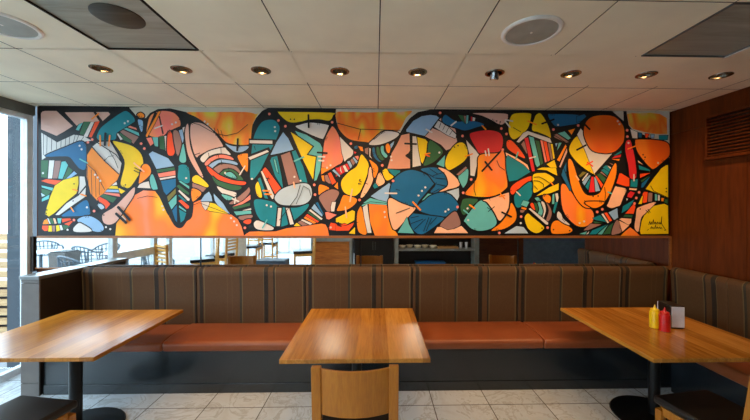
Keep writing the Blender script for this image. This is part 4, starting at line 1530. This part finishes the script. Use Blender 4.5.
t = thing('shelf_unit', 'grey metal shelf unit stacked with dishes, seen in the mirror right of the middle', 'shelves', (1.5, -4.75, 0))
for x in (-1.0, 1.0):
    MB().box(x - 0.055, x + 0.055, -0.17, 0.17, 0.0, 1.75).build('upright', 'shelf_grey', t, bevel=0.003)
for z in (0.12, 0.62, 1.20, 1.70):
    MB().box(-0.944, 0.944, -0.17, 0.17, z, z + 0.05).build('shelf', 'shelf_grey', t)
MB().box(-0.944, 0.944, -0.19, -0.171, 0.0, 1.75).build('back_panel', 'rear_dark', t)
SH = -4.75
bowl = lambda: MB().lathe([(0.0, 0.0), (0.045, 0.0), (0.085, 0.05), (0.09, 0.075), (0.082, 0.075), (0.045, 0.012), (0.0, 0.010)], seg=28)
bowls = [(0.88, 0.04), (0.97, -0.06), (1.10, 0.05), (1.24, -0.02), (1.36, 0.06)]
bl = ['leftmost', 'second', 'third', 'fourth', 'rightmost']
src = None
for k, (x, y) in enumerate(bowls):
    x = 0.66 + k * 0.192
    lab = '%s pale stoneware bowl on the grey shelf, seen in the mirror' % bl[k]
    if src is None:
        src = bowl().build('bowl', 'pottery', smooth=True, loc=(x, SH + y, 0.671)); tag(src, lab, 'bowl', 'bowls on the mirrored shelf')
    else:
        cpy = src.copy(); COL.objects.link(cpy); cpy.location = (x, SH + y, 0.671); cpy['label'] = lab
tr = MB(); tr.box(-0.26, 0.26, -0.12, 0.12, 0.0, 0.012); tr.box(-0.26, 0.26, 0.108, 0.12, 0.012, 0.04); tr.box(-0.26, 0.26, -0.12, -0.108, 0.012, 0.04)
tr.box(-0.26, -0.248, -0.108, 0.108, 0.012, 0.04); tr.box(0.248, 0.26, -0.108, 0.108, 0.012, 0.04)
tag(tr.build('serving_tray', 'tray_tan', loc=(1.79, SH + 0.03, 0.671), bevel=0.002), 'tan serving tray on the grey shelf, seen in the mirror', 'tray')
cup = MB().lathe([(0.0, 0.0), (0.03, 0.0), (0.038, 0.15), (0.034, 0.15), (0.027, 0.006), (0.0, 0.006)], seg=24).build('cup', 'napkin_white', smooth=True, loc=(2.13, SH + 0.05, 0.671))
tag(cup, 'left one of two tall white cups on the mirrored shelf', 'cup', 'cups on the mirrored shelf')
c2 = cup.copy(); COL.objects.link(c2); c2.location = (2.27, SH + 0.05, 0.671); c2['label'] = 'right one of two tall white cups on the mirrored shelf'
bn = MB()
bn.hull([(-0.33, -0.12, 0), (0.33, -0.12, 0), (0.33, 0.12, 0), (-0.33, 0.12, 0)], [(-0.36, -0.14, 0.14), (0.36, -0.14, 0.14), (0.36, 0.14, 0.14), (-0.36, 0.14, 0.14)])
bn.box(-0.375, 0.375, -0.155, 0.155, 0.141, 0.16)
tag(bn.build('storage_bin', 'bin_blue', loc=(1.36, SH + 0.0, 0.171), bevel=0.004), 'blue lidded bin under the shelf of dishes, seen in the mirror', 'bin')

# ------------------------------------------------------------------ light
w = bpy.data.worlds.new('sky')
scene.world = w
w.use_nodes = True
bg = w.node_tree.nodes['Background']
bg.inputs['Color'].default_value = (0.66, 0.85, 1.0, 1)
bg.inputs['Strength'].default_value = 8.3


def lamp(name, kind, loc, energy, rgb, **kw):
    d = bpy.data.lights.new(name, kind)
    d.energy = energy
    d.color = rgb
    for k, v in kw.items():
        setattr(d, k, v)
    o = bpy.data.objects.new(name, d)
    COL.objects.link(o)
    o.location = loc
    return o


WARM = (1.0, 0.58, 0.26)
for k, x in enumerate(light_x):
    o = lamp('downlight_lamp', 'SPOT', (x, LY + 0.005, CEIL - 0.012), 36, WARM, spot_size=R(112), spot_blend=0.9, shadow_soft_size=0.04)
    o.rotation_euler = (R(27), 0, 0)
for (x, y) in ((-2.4, -4.2), (-0.9, -3.3), (0.9, -3.9), (-1.6, -6.6)):  # added fill lamps without fixtures, brightening the counter, shelves and room behind
    lamp('rear_fill', 'AREA', (x, y, CEIL - 0.02), 17, (1.0, 0.80, 0.58), shape='DISK', size=0.5)

scene.view_settings.view_transform = 'Standard'
scene.view_settings.look = 'None'
scene.view_settings.gamma = 1.0
scene.view_settings.use_curve_mapping = False
scene.view_settings.exposure = 0.0
scene.cycles.use_denoising = True
scene.cycles.max_bounces = 10
scene.cycles.diffuse_bounces = 5
scene.cycles.transparent_max_bounces = 12
scene.cycles.sample_clamp_indirect = 6.0
scene.cycles.caustics_reflective = False
scene.cycles.caustics_refractive = False
